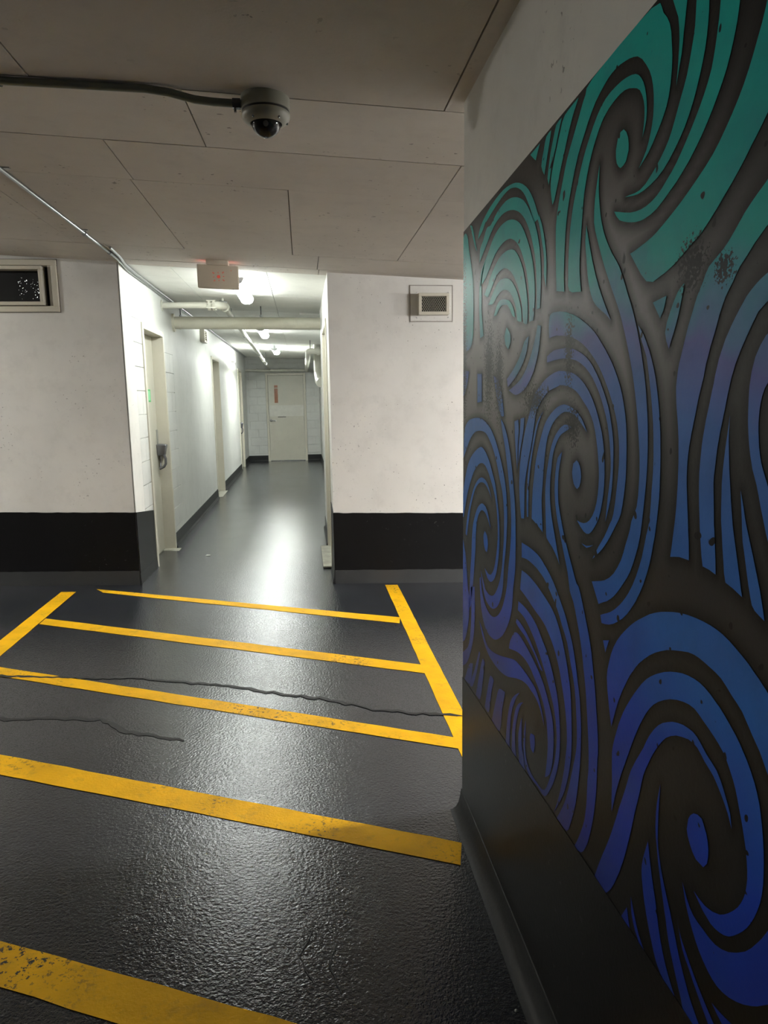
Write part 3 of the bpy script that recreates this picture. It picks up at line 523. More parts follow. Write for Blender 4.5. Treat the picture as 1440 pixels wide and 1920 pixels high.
L1 4799,4059 4758,4054 4719,4030 4701,4004 4687,3972 4671,3938 4651,3903 4629,3867 4609,3831 4591,3796 4575,3762 4562,3728 4554,3694 4549,3659 4546,3624 4544,3591 4543,3559 4544,3522 4545,3477 4548,3428 4557,3386 4574,3355 4599,3331 4632,3315 4682,3305 4740,3303 4793,3319 4825,3347 4834,3359 4834,4038 4823,4048
L2 4642,4075 4612,4070 4582,4057 4563,4034 4543,4005 4523,3974 4502,3944 4480,3913 4458,3882 4483,3899 4507,3918 4530,3943 4557,3975 4583,4005 4613,4040
L3 4247,3804 4280,3766 4313,3728 4336,3692 4342,3659 4338,3627 4334,3595 4335,3564 4336,3533 4332,3497 4320,3455 4304,3409 4289,3363 4329,3360 4370,3357 4378,3411 4387,3467 4394,3521 4396,3571 4393,3631 4383,3685 4364,3729 4331,3760 4289,3782
L4 4436,3145 4398,3143 4361,3142 4324,3141 4322,3085 4321,3029 4320,2973 4357,2971 4395,2968 4432,2966 4433,3025 4435,3085
L5 4834,3185 4778,3179 4720,3173 4662,3167 4679,3137 4696,3108 4725,3075 4759,3047 4802,3017 4834,2996
L6 4054,3119 4018,3112 3981,3105 3947,3091 3917,3063 3888,3027 3865,2992 3850,2960 3839,2928 3829,2896 3855,2891 3884,2895 3905,2911 3928,2935 3955,2967 3978,3000 4003,3038 4029,3079
D1 3073,3358 3042,3356 3003,3353 2964,3348 2925,3341 2885,3332 2845,3322 2807,3311 2770,3298 2734,3284 2697,3269 2662,3253 2630,3237 2592,3213 2558,3188 2522,3162 2489,3135 2461,3111 2436,3086 2411,3058 2389,3028 2370,2998 2355,2966 2342,2934 2332,2901 2326,2863 2322,2825 2320,2786 2319,2748 2320,2714 2325,2680 2331,2649 2338,2617 2347,2589 2362,2565 2379,2546 2401,2521 2425,2494 2453,2466 2486,2437 2515,2416 2547,2395 2579,2375 2553,2405 2527,2434 2501,2459 2476,2484 2454,2511 2435,2537 2420,2553 2407,2580 2397,2620 2388,2671 2381,2715 2377,2760 2378,2795 2381,2822 2386,2847 2393,2872 2402,2898 2415,2924 2431,2950 2450,2976 2472,3003 2496,3030 2522,3057 2549,3083 2579,3108 2614,3133 2652,3156 2687,3176 2728,3195 2762,3208 2801,3220 2839,3230 2873,3237 2906,3242 2940,3247 2977,3251 3014,3254 3048,3256 3088,3255 3123,3252 3128,3278 3130,3303 3128,3328 3120,3347 3102,3356
D2 3148,3174 3107,3186 3063,3195 3028,3197 2991,3197 2954,3197 2920,3196 2887,3194 2852,3190 2814,3182 2775,3172 2740,3162 2700,3147 2664,3129 2638,3113 2613,3094 2590,3076 2559,3048 2532,3020 2505,2990 2482,2960 2465,2931 2452,2902 2440,2873 2431,2844 2426,2819 2424,2791 2423,2753 2424,2711 2427,2670 2436,2628 2447,2598 2460,2568 2474,2538 2468,2581 2461,2624 2452,2668 2445,2708 2443,2737 2444,2763 2450,2794 2458,2827 2469,2861 2483,2896 2500,2926 2520,2954 2544,2985 2571,3015 2600,3041 2631,3066 2666,3088 2706,3108 2736,3120 2767,3130 2801,3139 2838,3145 2878,3150 2917,3153 2952,3155 2987,3155 3023,3154 3063,3153 3105,3150 3147,3148
D3 2948,3103 2910,3101 2868,3096 2829,3090 2795,3081 2763,3070 2733,3057 2705,3043 2679,3027 2655,3010 2623,2983 2594,2954 2570,2924 2549,2893 2531,2865 2517,2834 2506,2798 2498,2758 2494,2716 2494,2675 2498,2640 2506,2607 2518,2572 2535,2539 2557,2513 2580,2491 2601,2475 2622,2465 2646,2461 2675,2465 2710,2479 2747,2498 2711,2496 2677,2498 2646,2506 2619,2520 2593,2541 2572,2568 2558,2597 2549,2629 2544,2663 2543,2698 2547,2731 2555,2765 2565,2801 2578,2836 2593,2868 2611,2897 2633,2921 2657,2942 2682,2959 2712,2976 2736,2990 2763,3005 2792,3017 2824,3027 2859,3034 2892,3040 2942,3044 2980,3045 2990,3042 3027,3036 3072,3029 3105,3024 3143,3012 3185,2992 3233,2966 3270,2940 3295,2906 3307,2871 3322,2834 3336,2796 3355,2757 3375,2718 3395,2678 3414,2637 3431,2596 3443,2556 3444,2520 3443,2483 3443,2453 3443,2421 3444,2389 3467,2386 3490,2383 3503,2412 3515,2444 3525,2484 3532,2528 3535,2570 3532,2615 3527,2648 3518,2683 3506,2719 3490,2756 3471,2792 3451,2828 3427,2863 3401,2897 3377,2928 3356,2957 3336,2984 3314,3006 3277,3029 3237,3046 3209,3058 3179,3069 3147,3079 3111,3088 3071,3096 3035,3102 2992,3105
D4 2920,2964 2958,2961 2998,2953 3039,2940 3080,2923 3118,2903 3151,2881 3174,2859 3193,2834 3215,2803 3237,2770 3256,2737 3273,2704 3285,2672 3294,2638 3306,2598 3315,2555 3320,2513 3323,2472 3324,2439 3324,2409 3287,2402 3248,2394 3219,2387 3189,2379 3159,2371 3165,2406 3171,2442 3178,2480 3183,2519 3179,2559 3172,2599 3167,2638 3161,2678 3153,2718 3143,2756 3132,2788 3117,2818 3092,2848 3063,2874 3030,2894 2995,2910 2956,2924 2917,2933 2885,2934 2854,2931 2824,2927 2793,2919 2756,2903 2721,2886 2694,2871 2669,2858 2689,2879 2711,2899 2738,2917 2770,2933 2806,2945 2844,2954 2881,2961
D5 2914,2879 2955,2867 2991,2848 3020,2829 3044,2807 3066,2779 3084,2750 3098,2719 3109,2687 3120,2657 3128,2625 3134,2589 3136,2552 3132,2514 3127,2475 3121,2436 3115,2400 3113,2374 3104,2355 3070,2341 3029,2328 2993,2310 2963,2292 2945,2279 2931,2267 2948,2296 2965,2327 2984,2360 3004,2394 3025,2428 3044,2463 3058,2499 3068,2535 3072,2573 3072,2611 3067,2650 3058,2687 3051,2719 3041,2748 3023,2775 3002,2799 2978,2819 2950,2836 2919,2846 2887,2855 2853,2864 2820,2873 2852,2877 2884,2880
D6 2932,2763 2960,2750 2984,2733 2999,2703 3008,2667 3013,2630 3014,2593 3009,2556 2998,2520 2984,2485 2966,2451 2944,2418 2921,2385 2899,2353 2877,2321 2855,2290 2834,2258 2818,2219 2803,2184 2784,2167 2764,2152 2743,2124 2723,2093 2706,2066 2689,2037 2671,2001 2654,1964 2643,1932 2633,1901 2621,1870 2611,1839 2602,1807 2595,1775 2588,1743 2581,1710 2574,1678 2568,1645 2562,1612 2558,1579 2555,1543 2555,1508 2558,1483 2562,1456 2563,1416 2564,1370 2567,1337 2573,1304 2580,1273 2596,1233 2615,1196 2633,1162 2651,1131 2667,1107 2677,1093 2642,1095 2608,1108 2580,1133 2557,1167 2542,1195 2529,1226 2517,1260 2506,1296 2496,1333 2488,1370 2482,1404 2477,1438 2474,1474 2473,1519 2473,1566 2473,1602 2469,1625 2472,1655 2477,1690 2483,1722 2489,1753 2497,1784 2504,1815 2512,1846 2520,1877 2530,1907 2540,1937 2550,1967 2561,1998 2576,2032 2594,2064 2612,2093 2631,2121 2651,2151 2670,2179 2690,2207 2709,2229 2733,2236 2758,2261 2786,2294 2813,2323 2840,2353 2866,2385 2890,2416 2909,2444 2927,2472 2945,2504 2961,2536 2968,2566 2971,2598 2971,2635 2967,2671 2959,2698 2950,2721 2941,2743
S1 3631,2872 3597,2878 3564,2883 3556,2854 3552,2824 3559,2794 3568,2755 3570,2715 3570,2669 3571,2622 3582,2655 3594,2690 3602,2718 3610,2749 3617,2781 3623,2811 3627,2842
S2 3527,2889 3495,2893 3463,2896 3469,2863 3478,2827 3490,2799 3505,2770 3520,2741 3537,2699 3554,2658 3554,2692 3554,2725 3552,2756 3543,2792 3533,2825 3529,2857
S3 3184,2931 3218,2903 3250,2873 3274,2837 3295,2798 3315,2760 3332,2721 3347,2681 3359,2643 3369,2609 3376,2575 3379,2535 3379,2492 3379,2450 3378,2408 3399,2405 3405,2446 3409,2488 3407,2530 3402,2572 3395,2615 3384,2657 3373,2685 3360,2713 3347,2741 3334,2770 3322,2798 3308,2824 3286,2859 3259,2888 3223,2911
D0 2769,2741 2749,2735 2732,2722 2720,2702 2715,2679 2721,2656 2732,2637 2754,2625 2773,2631 2792,2643 2805,2664 2813,2687 2803,2724
DC 2693,2414 2668,2413 2642,2413 2610,2420 2577,2429 2610,2415 2641,2405 2668,2408
E1 2272,3223 2257,3195 2241,3168 2224,3145 2206,3119 2192,3084 2180,3047 2169,3012 2159,2977 2150,2942 2143,2907 2138,2872 2134,2837 2131,2801 2130,2766 2131,2731 2134,2693 2135,2661 2137,2627 2140,2598 2147,2573 2156,2550 2167,2512 2180,2470 2197,2432 2216,2395 2239,2359 2266,2324 2287,2302 2309,2281 2332,2262 2366,2237 2403,2215 2431,2202 2461,2190 2490,2177 2477,2149 2445,2155 2412,2164 2375,2179 2339,2199 2304,2221 2271,2247 2250,2268 2229,2290 2209,2313 2184,2348 2162,2383 2143,2420 2128,2457 2117,2492 2109,2525 2101,2554 2095,2586 2091,2615 2087,2647 2084,2676 2083,2713 2084,2747 2085,2782 2087,2816 2091,2851 2095,2885 2102,2920 2109,2954 2119,2989 2130,3023 2141,3052 2154,3079 2170,3108 2188,3136 2210,3165 2233,3191 2253,3209
E2 2177,3282 2144,3286 2120,3289 2094,3291 2101,3270 2109,3251 2128,3229 2152,3255
E3 2093,3183 2085,3212 2068,3242 2049,3269 2030,3292 2012,3304 1995,3312 2002,3284 2010,3256 2019,3229 2030,3203 2041,3181 2052,3162 2066,3133 2083,3157
E4 2459,2087 2433,2096 2407,2105 2421,2077 2435,2048 2447,2068
F1 2362,1787 2374,1818 2385,1849 2395,1879 2408,1920 2415,1959 2411,1992 2400,2023 2387,2058 2367,2093 2342,2126 2311,2158 2287,2179 2261,2201 2235,2221 2208,2240 2180,2257 2152,2273 2113,2295 2075,2312 2038,2326 2002,2337 1963,2348 1924,2357 1884,2363 1843,2367 1804,2369 1768,2369 1739,2367 1711,2363 1679,2355 1649,2345 1621,2335 1596,2325 1573,2313 1552,2303 1520,2285 1493,2267 1462,2242 1431,2214 1403,2179 1388,2149 1374,2115 1363,2080 1351,2040 1342,1998 1340,1966 1359,1944 1386,1934 1399,1964 1413,1992 1430,2014 1450,2035 1475,2062 1499,2088 1514,2106 1527,2121 1542,2134 1559,2148 1582,2169 1607,2191 1631,2204 1655,2215 1680,2229 1705,2241 1730,2247 1756,2251 1786,2255 1817,2258 1843,2258 1873,2254 1913,2243 1956,2230 1991,2218 2026,2202 2064,2183 2101,2160 2136,2134 2170,2106 2191,2085 2211,2062 2231,2039 2249,2014 2266,1988 2283,1962 2298,1935 2312,1909 2325,1881 2338,1850 2350,1819
F2 2341,1608 2346,1651 2348,1694 2341,1728 2328,1763 2316,1793 2302,1827 2286,1858 2270,1886 2252,1913 2234,1938 2214,1964 2193,1990 2172,2014 2144,2045 2114,2073 2090,2091 2064,2108 2038,2123 2002,2142 1967,2157 1932,2169 1899,2179 1865,2185 1834,2188 1806,2188 1779,2184 1752,2177 1726,2167 1704,2159 1682,2148 1653,2132 1625,2115 1606,2101 1590,2087 1572,2071 1555,2052 1540,2033 1527,2012 1516,1990 1508,1967 1500,1940 1493,1911 1487,1880 1483,1849 1481,1818 1480,1790 1482,1764 1486,1739 1494,1711 1504,1683 1516,1657 1530,1632 1546,1609 1564,1587 1582,1567 1600,1550 1620,1537 1640,1529 1662,1523 1683,1521 1722,1529 1748,1541 1776,1555 1748,1552 1717,1552 1680,1562 1645,1580 1626,1596 1607,1615 1588,1637 1571,1660 1559,1682 1550,1703 1544,1724 1542,1744 1541,1764 1543,1786 1548,1811 1554,1837 1563,1861 1572,1884 1582,1908 1593,1931 1603,1953 1614,1974 1626,1992 1641,2010 1658,2029 1678,2045 1700,2057 1723,2067 1750,2077 1777,2086 1801,2095 1825,2101 1852,2101 1882,2096 1920,2086 1959,2071 1996,2052 2030,2031 2059,2009 2085,1983 2109,1954 2132,1919 2148,1894 2163,1867 2179,1837 2195,1805 2211,1771 2228,1734 2249,1690 2271,1642 2289,1599 2302,1563 2312,1531 2320,1504 2328,1474 2334,1450 2336,1494 2338,1536 2339,1572
F3 2464,1104 2451,1131 2435,1167 2418,1203 2398,1242 2377,1282 2358,1320 2341,1354 2327,1385 2313,1418 2298,1452 2284,1488 2271,1522 2257,1554 2243,1585 2230,1616 2218,1647 2207,1678 2191,1712 2167,1752 2138,1795 2113,1832 2094,1866 2077,1893 2051,1926 2023,1955 1997,1975 1969,1991 1940,2006 1909,2017 1879,2025 1851,2028 1826,2029 1802,2024 1778,2012 1753,1998 1726,1988 1700,1977 1679,1959 1661,1938 1643,1914 1628,1892 1618,1855 1638,1886 1654,1904 1673,1922 1692,1938 1712,1953 1735,1963 1758,1972 1779,1984 1799,1994 1822,1997 1848,1995 1880,1986 1914,1974 1945,1957 1974,1936 1996,1913 2017,1887 2039,1857 2061,1822 2076,1796 2092,1767 2105,1738 2115,1707 2122,1677 2130,1647 2143,1606 2156,1564 2164,1532 2173,1499 2182,1467 2191,1437 2200,1408 2210,1378 2222,1345 2236,1311 2250,1278 2265,1247 2280,1217 2294,1191 2312,1162 2330,1139 2352,1114 2358,1110
F0 1799,1788 1778,1797 1756,1798 1730,1768 1721,1749 1715,1727 1715,1704 1718,1683 1735,1660 1774,1658 1793,1668 1809,1683 1822,1700 1829,1718 1824,1755 1814,1773
G1 2055,1528 2068,1491 2080,1454 2088,1422 2089,1394 2084,1369 2074,1336 2061,1301 2046,1271 2030,1242 2012,1213 1993,1187 1977,1166 1960,1150 1937,1137 1921,1133 1845,1136 1859,1147 1884,1168 1906,1191 1926,1217 1945,1250 1962,1285 1975,1321 1988,1357 2005,1393 2020,1427 2031,1457 2041,1483 2048,1507
F4 1993,1769 2002,1731 2009,1692 2012,1651 2011,1611 2005,1575 1995,1542 1985,1508 1974,1476 1962,1445 1949,1414 1937,1384 1924,1353 1912,1322 1900,1293 1887,1269 1873,1247 1857,1224 1841,1201 1826,1182 1810,1161 1798,1139 1696,1144 1685,1155 1710,1170 1731,1183 1754,1199 1773,1216 1791,1236 1811,1259 1831,1284 1847,1309 1862,1335 1879,1362 1895,1387 1911,1409 1927,1431 1944,1457 1961,1486 1975,1516 1986,1548 1992,1579 1995,1621 1996,1665 1995,1717
F5 1838,1539 1827,1514 1816,1490 1802,1468 1787,1448 1769,1427 1750,1409 1729,1393 1707,1381 1684,1371 1660,1365 1636,1364 1610,1369 1581,1380 1551,1396 1521,1416 1491,1440 1468,1461 1436,1496 1405,1528 1367,1567 1331,1611 1306,1655 1296,1701 1296,1749 1301,1798 1303,1847 1341,1846 1376,1836 1393,1814 1407,1784 1420,1755 1438,1716 1455,1681 1470,1652 1486,1626 1505,1596 1529,1565 1561,1534 1596,1506 1627,1488 1657,1477 1687,1474 1717,1475 1746,1475 1773,1479 1793,1490 1809,1505 1824,1522
F6 1860,1409 1851,1389 1839,1370 1822,1352 1801,1335 1774,1315 1747,1296 1725,1282 1704,1271 1681,1259 1660,1249 1632,1237 1660,1210 1693,1232 1713,1246 1736,1262 1758,1279 1780,1297 1799,1309 1817,1326 1831,1350 1846,1380
F7 1657,1293 1634,1297 1610,1302 1582,1310 1556,1318 1536,1323 1517,1329 1546,1300 1572,1278 1594,1274 1615,1279 1636,1285
G2 2223,1117 2203,1150 2182,1185 2167,1145 2155,1120
G3 2157,1248 2141,1221 2124,1195 2107,1171 2086,1149 2054,1129 2048,1126 2085,1124 2088,1126 2114,1144 2133,1165 2147,1189 2153,1217
H1 3478,2259 3439,2259 3401,2260 3360,2260 3314,2258 3267,2255 3224,2250 3189,2243 3158,2234 3127,2223 3095,2213 3064,2201 3035,2188 2998,2169 2961,2146 2928,2124 2892,2098 2861,2075 2829,2045 2805,2018 2783,1996 2764,1973 2742,1938 2722,1900 2706,1864 2692,1829 2678,1798 2666,1768 2658,1735 2651,1702 2645,1669 2640,1634 2639,1590 2640,1546 2640,1513 2643,1478 2647,1444 2653,1405 2660,1367 2667,1332 2675,1297 2686,1262 2699,1225 2715,1188 2730,1157 2746,1123 2771,1100 2805,1093 2849,1090 2892,1087 2875,1111 2857,1135 2840,1160 2822,1186 2806,1212 2789,1242 2773,1278 2757,1317 2744,1353 2728,1398 2715,1439 2699,1482 2687,1522 2683,1554 2683,1584 2686,1619 2692,1658 2698,1688 2704,1719 2711,1748 2721,1782 2734,1812 2754,1845 2776,1880 2797,1917 2820,1953 2850,1981 2883,2007 2911,2034 2948,2063 2992,2090 3045,2119 3092,2142 3127,2156 3157,2165 3187,2171 3220,2178 3253,2183 3287,2186 3322,2189 3358,2190 3392,2190 3435,2186 3474,2181 3476,2220
H2 3471,2114 3438,2115 3405,2116 3370,2115 3331,2112 3289,2107 3249,2101 3210,2094 3173,2086 3134,2077 3092,2067 3049,2056 3012,2044 2970,2024 2937,2000 2907,1973 2879,1943 2852,1910 2828,1875 2807,1839 2790,1804 2777,1776 2767,1749 2760,1715 2754,1679 2748,1645 2744,1609 2740,1569 2738,1529 2738,1496 2742,1459 2749,1426 2758,1390 2770,1352 2785,1315 2802,1276 2826,1234 2849,1200 2876,1163 2904,1126 2932,1089 2911,1128 2890,1167 2871,1208 2853,1253 2837,1301 2824,1344 2814,1380 2808,1412 2803,1440 2796,1476 2793,1508 2795,1543 2801,1581 2810,1610 2820,1642 2831,1670 2848,1703 2865,1733 2883,1764 2903,1795 2928,1825 2956,1853 2979,1872 3005,1889 3033,1906 3062,1920 3093,1934 3127,1945 3164,1953 3203,1959 3241,1964 3277,1971 3312,1978 3346,1985 3379,1991 3410,1996 3437,2000 3468,2004 3495,2008 3487,2043 3479,2079
H3 3520,1935 3486,1936 3451,1936 3416,1935 3379,1932 3342,1927 3307,1922 3262,1911 3221,1898 3187,1882 3154,1864 3127,1851 3099,1837 3073,1822 3039,1796 3009,1770 2984,1744 2962,1719 2941,1693 2923,1666 2909,1636 2898,1604 2888,1567 2879,1528 2874,1485 2874,1440 2878,1397 2889,1352 2901,1318 2917,1283 2933,1251 2950,1222 2968,1195 2988,1169 3010,1141 3034,1114 3061,1094 3091,1087 3124,1087 3159,1087 3200,1081 3242,1075 3281,1072 3328,1078 3365,1094 3387,1128 3397,1171 3399,1202 3397,1236 3392,1267 3380,1306 3364,1342 3364,1312 3365,1280 3369,1243 3370,1203 3361,1164 3342,1131 3312,1112 3273,1101 3244,1098 3211,1098 3177,1101 3139,1103 3099,1109 3063,1125 3033,1159 3007,1203 2985,1244 2966,1276 2951,1306 2938,1336 2929,1367 2922,1398 2918,1428 2917,1469 2923,1507 2936,1544 2954,1578 2972,1604 2993,1625 3016,1648 3041,1670 3068,1695 3098,1719 3130,1743 3164,1766 3197,1788 3233,1809 3261,1823 3291,1836 3321,1848 3351,1859 3380,1869 3413,1877 3449,1881 3489,1883 3528,1884 3524,1909
H4 3545,1830 3519,1831 3483,1828 3448,1824 3416,1818 3385,1811 3354,1802 3323,1792 3293,1780 3265,1769 3229,1753 3195,1737 3158,1721 3121,1704 3139,1701 3161,1703 3192,1718 3229,1736 3256,1746 3286,1754 3317,1762 3347,1770 3377,1777 3408,1784 3441,1788 3475,1791 3504,1794 3534,1800 3560,1807
H5 3581,1744 3610,1721 3639,1692 3662,1666 3675,1640 3681,1617 3625,1630 3570,1644 3517,1654 3469,1660 3424,1662 3384,1661 3349,1657 3320,1650 3293,1643 3256,1628 3222,1613 3187,1599 3154,1584 3127,1567 3104,1549 3085,1530 3070,1508 3057,1488 3047,1463 3038,1427 3032,1387 3031,1352 3035,1312 3041,1276 3050,1235 3059,1194 3028,1216 3000,1241 2980,1273 2966,1310 2958,1354 2954,1399 2954,1435 2958,1468 2967,1502 2980,1534 3001,1559 3028,1583 3059,1611 3093,1638 3125,1657 3159,1672 3200,1688 3244,1702 3273,1711 3303,1719 3333,1727 3364,1735 3395,1742 3425,1748 3465,1755 3502,1758 3542,1756
H6 4361,1566 4336,1544 4311,1521 4286,1501 4253,1474 4215,1451 4182,1438 4144,1427 4105,1418 4064,1413 4021,1411 3976,1410 3928,1411 3879,1413 3831,1418 3786,1425 3743,1433 3696,1445 3642,1463 3584,1484 3530,1502 3482,1516 3436,1528 3396,1535 3362,1539 3333,1539 3305,1537 3260,1534 3217,1528 3182,1517 3149,1500 3117,1472 3085,1440 3099,1470 3117,1498 3141,1523 3168,1544 3193,1560 3220,1573 3254,1581 3290,1585 3323,1589 3362,1592 3397,1593 3437,1595 3475,1596 3508,1595 3540,1594 3575,1589 3613,1580 3655,1568 3700,1555 3751,1540 3805,1524 3857,1510 3907,1497 3956,1486 4003,1477 4049,1470 4094,1466 4133,1466 4178,1477 4216,1495 4252,1516 4287,1537 4324,1553
Ha 4268,1335 4238,1344 4212,1334 4224,1293 4236,1252 4251,1207 4265,1165 4280,1117 4298,1073 4320,1040 4357,1023 4399,1021 4441,1019 4419,1062 4397,1105 4375,1148 4353,1189 4323,1245 4294,1298
Hb 4075,1300 4035,1309 3993,1305 4010,1270 4028,1235 4046,1196 4062,1145 4078,1089 4100,1048 4131,1035 4168,1036 4204,1038 4182,1086 4161,1133 4139,1179 4118,1225 4098,1269
Hc 3874,1298 3836,1314 3791,1323 3747,1331 3764,1291 3782,1251 3800,1206 3813,1149 3826,1087 3853,1042 3893,1030 3933,1028 3965,1029 4028,1030 4006,1072 3985,1114 3964,1154 3944,1191 3921,1233 3901,1269
Hd 4356,1356 4327,1351 4354,1300 4382,1248 4413,1195 4443,1152 4475,1106 4508,1065 4537,1035 4580,1017 4619,1017 4582,1059 4546,1102 4509,1144 4475,1187 4442,1233 4409,1282 4379,1326
He 4637,1156 4598,1182 4560,1195 4523,1208 4541,1161 4557,1111 4576,1066 4602,1032 4653,1009 4713,1002 4774,995 4739,1038 4704,1082 4670,1124
H8 3478,1443 3501,1422 3523,1402 3545,1379 3566,1352 3587,1323 3604,1295 3621,1256 3632,1216 3639,1174 3644,1131 3646,1090 3647,1049 3686,1043 3708,1040 3724,1039 3719,1074 3713,1112 3706,1148 3698,1183 3689,1216 3677,1248 3663,1280 3646,1309 3626,1337 3601,1362 3573,1384 3546,1404 3511,1425
H9 3409,1420 3438,1397 3465,1370 3481,1347 3497,1320 3511,1292 3523,1264 3534,1235 3541,1207 3546,1167 3544,1128 3534,1091 3520,1056 3547,1048 3603,1045 3604,1070 3605,1108 3603,1144 3598,1178 3590,1210 3580,1241 3569,1270 3557,1298 3542,1323 3516,1354 3485,1380 3448,1401
H10 3433,1322 3431,1285 3430,1249 3430,1211 3426,1175 3412,1148 3395,1122 3379,1093 3363,1064 3384,1056 3465,1052 3468,1063 3476,1096 3483,1127 3488,1169 3487,1208 3476,1245 3460,1278 3447,1302
H0 3284,1308 3257,1318 3224,1326 3218,1301 3216,1276 3224,1250 3236,1224 3260,1226 3280,1231 3294,1266 3294,1288
I0 3895,2883 3862,2868 3827,2848 3801,2828 3775,2803 3749,2774 3725,2738 3702,2699 3682,2659 3665,2621 3650,2583 3637,2545 3624,2507 3612,2469 3602,2431 3595,2393 3590,2354 3587,2315 3584,2275 3582,2236 3581,2196 3581,2154 3582,2112 3586,2074 3599,2030 3613,1989 3618,1957 3622,1924 3629,1891 3638,1860 3650,1829 3667,1798 3691,1765 3720,1731 3750,1700 3778,1675 3806,1652 3838,1631 3876,1609 3917,1588 3956,1572 3991,1562 4023,1556 4056,1553 4092,1551 4129,1552 4162,1557 4193,1565 4220,1578 4246,1595 4270,1616 4292,1642 4310,1671 4324,1704 4334,1740 4342,1773 4348,1813 4352,1850 4323,1864 4310,1824 4293,1786 4268,1755 4235,1729 4207,1714 4173,1702 4139,1693 4105,1689 4070,1688 4035,1691 4002,1698 3969,1709 3937,1724 3904,1742 3873,1765 3844,1789 3819,1816 3798,1845 3779,1873 3763,1900 3750,1925 3738,1955 3728,1993 3719,2035 3710,2075 3701,2109 3691,2140 3683,2174 3675,2215 3669,2258 3667,2300 3669,2342 3675,2382 3682,2419 3689,2450 3697,2477 3707,2507 3721,2544 3737,2584 3754,2623 3769,2657 3784,2690 3800,2722 3820,2753 3840,2783 3859,2811 3878,2848
I1 4805,2732 4794,2773 4772,2801 4742,2820 4704,2836 4658,2850 4617,2857 4570,2863 4521,2867 4474,2870 4416,2872 4359,2871 4304,2866 4248,2857 4193,2845 4145,2831 4106,2816 4073,2800 4044,2783 4017,2766 3993,2749 3970,2730 3946,2710 3922,2689 3898,2666 3874,2640 3850,2612 3828,2585 3802,2550 3782,2516 3767,2479 3757,2439 3751,2410 3746,2379 3743,2349 3743,2318 3746,2286 3750,2254 3754,2222 3760,2189 3768,2156 3777,2123 3788,2090 3797,2054 3803,2014 3808,1972 3815,1935 3828,1898 3847,1867 3866,1843 3889,1817 3915,1795 3945,1775 3978,1758 4011,1746 4045,1738 4080,1735 4114,1736 4147,1740 4180,1747 4209,1759 4239,1783 4265,1815 4285,1843 4305,1876 4324,1908 4288,1880 4251,1853 4224,1832 4210,1816 4174,1809 4129,1806 4099,1807 4068,1812 4039,1819 4002,1835 3965,1861 3938,1887 3909,1917 3885,1948 3867,1978 3853,2008 3842,2037 3833,2067 3827,2096 3822,2126 3814,2168 3807,2212 3806,2243 3805,2275 3806,2307 3808,2339 3811,2370 3817,2399 3828,2436 3846,2471 3864,2495 3885,2520 3906,2545 3925,2571 3945,2597 3966,2622 3990,2647 4015,2672 4041,2693 4077,2719 4117,2741 4148,2757 4183,2773 4221,2785 4264,2791 4310,2793 4358,2793 4406,2790 4455,2785 4502,2776 4546,2762 4587,2745 4625,2726 4658,2706 4689,2684 4721,2661 4754,2637 4787,2611 4821,2586 4816,2637 4812,2689
I2 4355,2692 4311,2695 4278,2689 4245,2679 4208,2665 4172,2647 4139,2627 4110,2606 4085,2583 4061,2561 4028,2534 3998,2503 3980,2475 3963,2444 3948,2412 3933,2382 3920,2352 3909,2321 3902,2290 3897,2259 3894,2227 3893,2195 3894,2162 3898,2129 3907,2092 3920,2055 3935,2022 3954,1983 3981,1950 4006,1929 4036,1911 4067,1898 4098,1892 4129,1893 4158,1899 4194,1919 4227,1946 4186,1939 4144,1932 4106,1933 4073,1943 4044,1961 4019,1982 4000,2005 3985,2031 3972,2060 3959,2090 3947,2121 3939,2153 3935,2186 3933,2219 3935,2252 3940,2284 3947,2315 3957,2346 3972,2378 3989,2409 4008,2437 4038,2467 4072,2494 4100,2516 4131,2539 4163,2558 4193,2573 4224,2586 4256,2593 4291,2596 4328,2594 4367,2587 4411,2573 4457,2553 4498,2532 4531,2511 4560,2489 4589,2464 4622,2435 4655,2402 4685,2370 4709,2339 4729,2309 4750,2277 4774,2239 4797,2199 4818,2172 4834,2171 4834,2339 4826,2358 4797,2407 4769,2452 4743,2489 4717,2521 4687,2551 4651,2579 4610,2604 4561,2628 4513,2647 4457,2666 4402,2682
I3 4323,2504 4285,2506 4248,2504 4214,2498 4171,2483 4134,2460 4103,2432 4074,2401 4109,2424 4147,2445 4176,2458 4207,2468 4240,2475 4276,2477 4314,2475 4351,2469 4386,2459 4420,2445 4451,2429 4478,2411 4502,2392 4526,2368 4552,2339 4579,2307 4603,2276 4620,2249 4634,2224 4650,2192 4670,2151 4692,2104 4714,2057 4735,2061 4755,2065 4745,2097 4732,2132 4718,2161 4701,2194 4683,2225 4663,2254 4642,2283 4619,2311 4595,2340 4570,2368 4542,2396 4509,2422 4474,2446 4437,2466 4400,2483 4361,2496
I4 4306,2343 4272,2344 4239,2341 4210,2334 4174,2316 4142,2290 4123,2268 4105,2243 4086,2218 4114,2237 4142,2256 4168,2272 4202,2289 4236,2299 4277,2302 4319,2297 4356,2280 4389,2257 4413,2231 4432,2199 4444,2172 4454,2143 4461,2113 4463,2073 4465,2031 4471,1999 4479,1965 4488,1929 4497,1890 4506,1849 4517,1808 4531,1765 4547,1721 4562,1680 4576,1643 4589,1609 4603,1584 4626,1572 4649,1571 4641,1615 4634,1659 4627,1702 4623,1743 4618,1783 4613,1823 4603,1864 4592,1905 4582,1945 4577,1985 4573,2025 4568,2063 4560,2099 4551,2134 4538,2166 4521,2194 4500,2219 4478,2243 4456,2266 4432,2287 4405,2305 4374,2321 4339,2334
II 4233,2181 4203,2176 4173,2161 4157,2137 4151,2110 4158,2084 4170,2057 4194,2057 4216,2061 4237,2079 4253,2103 4260,2128 4259,2151
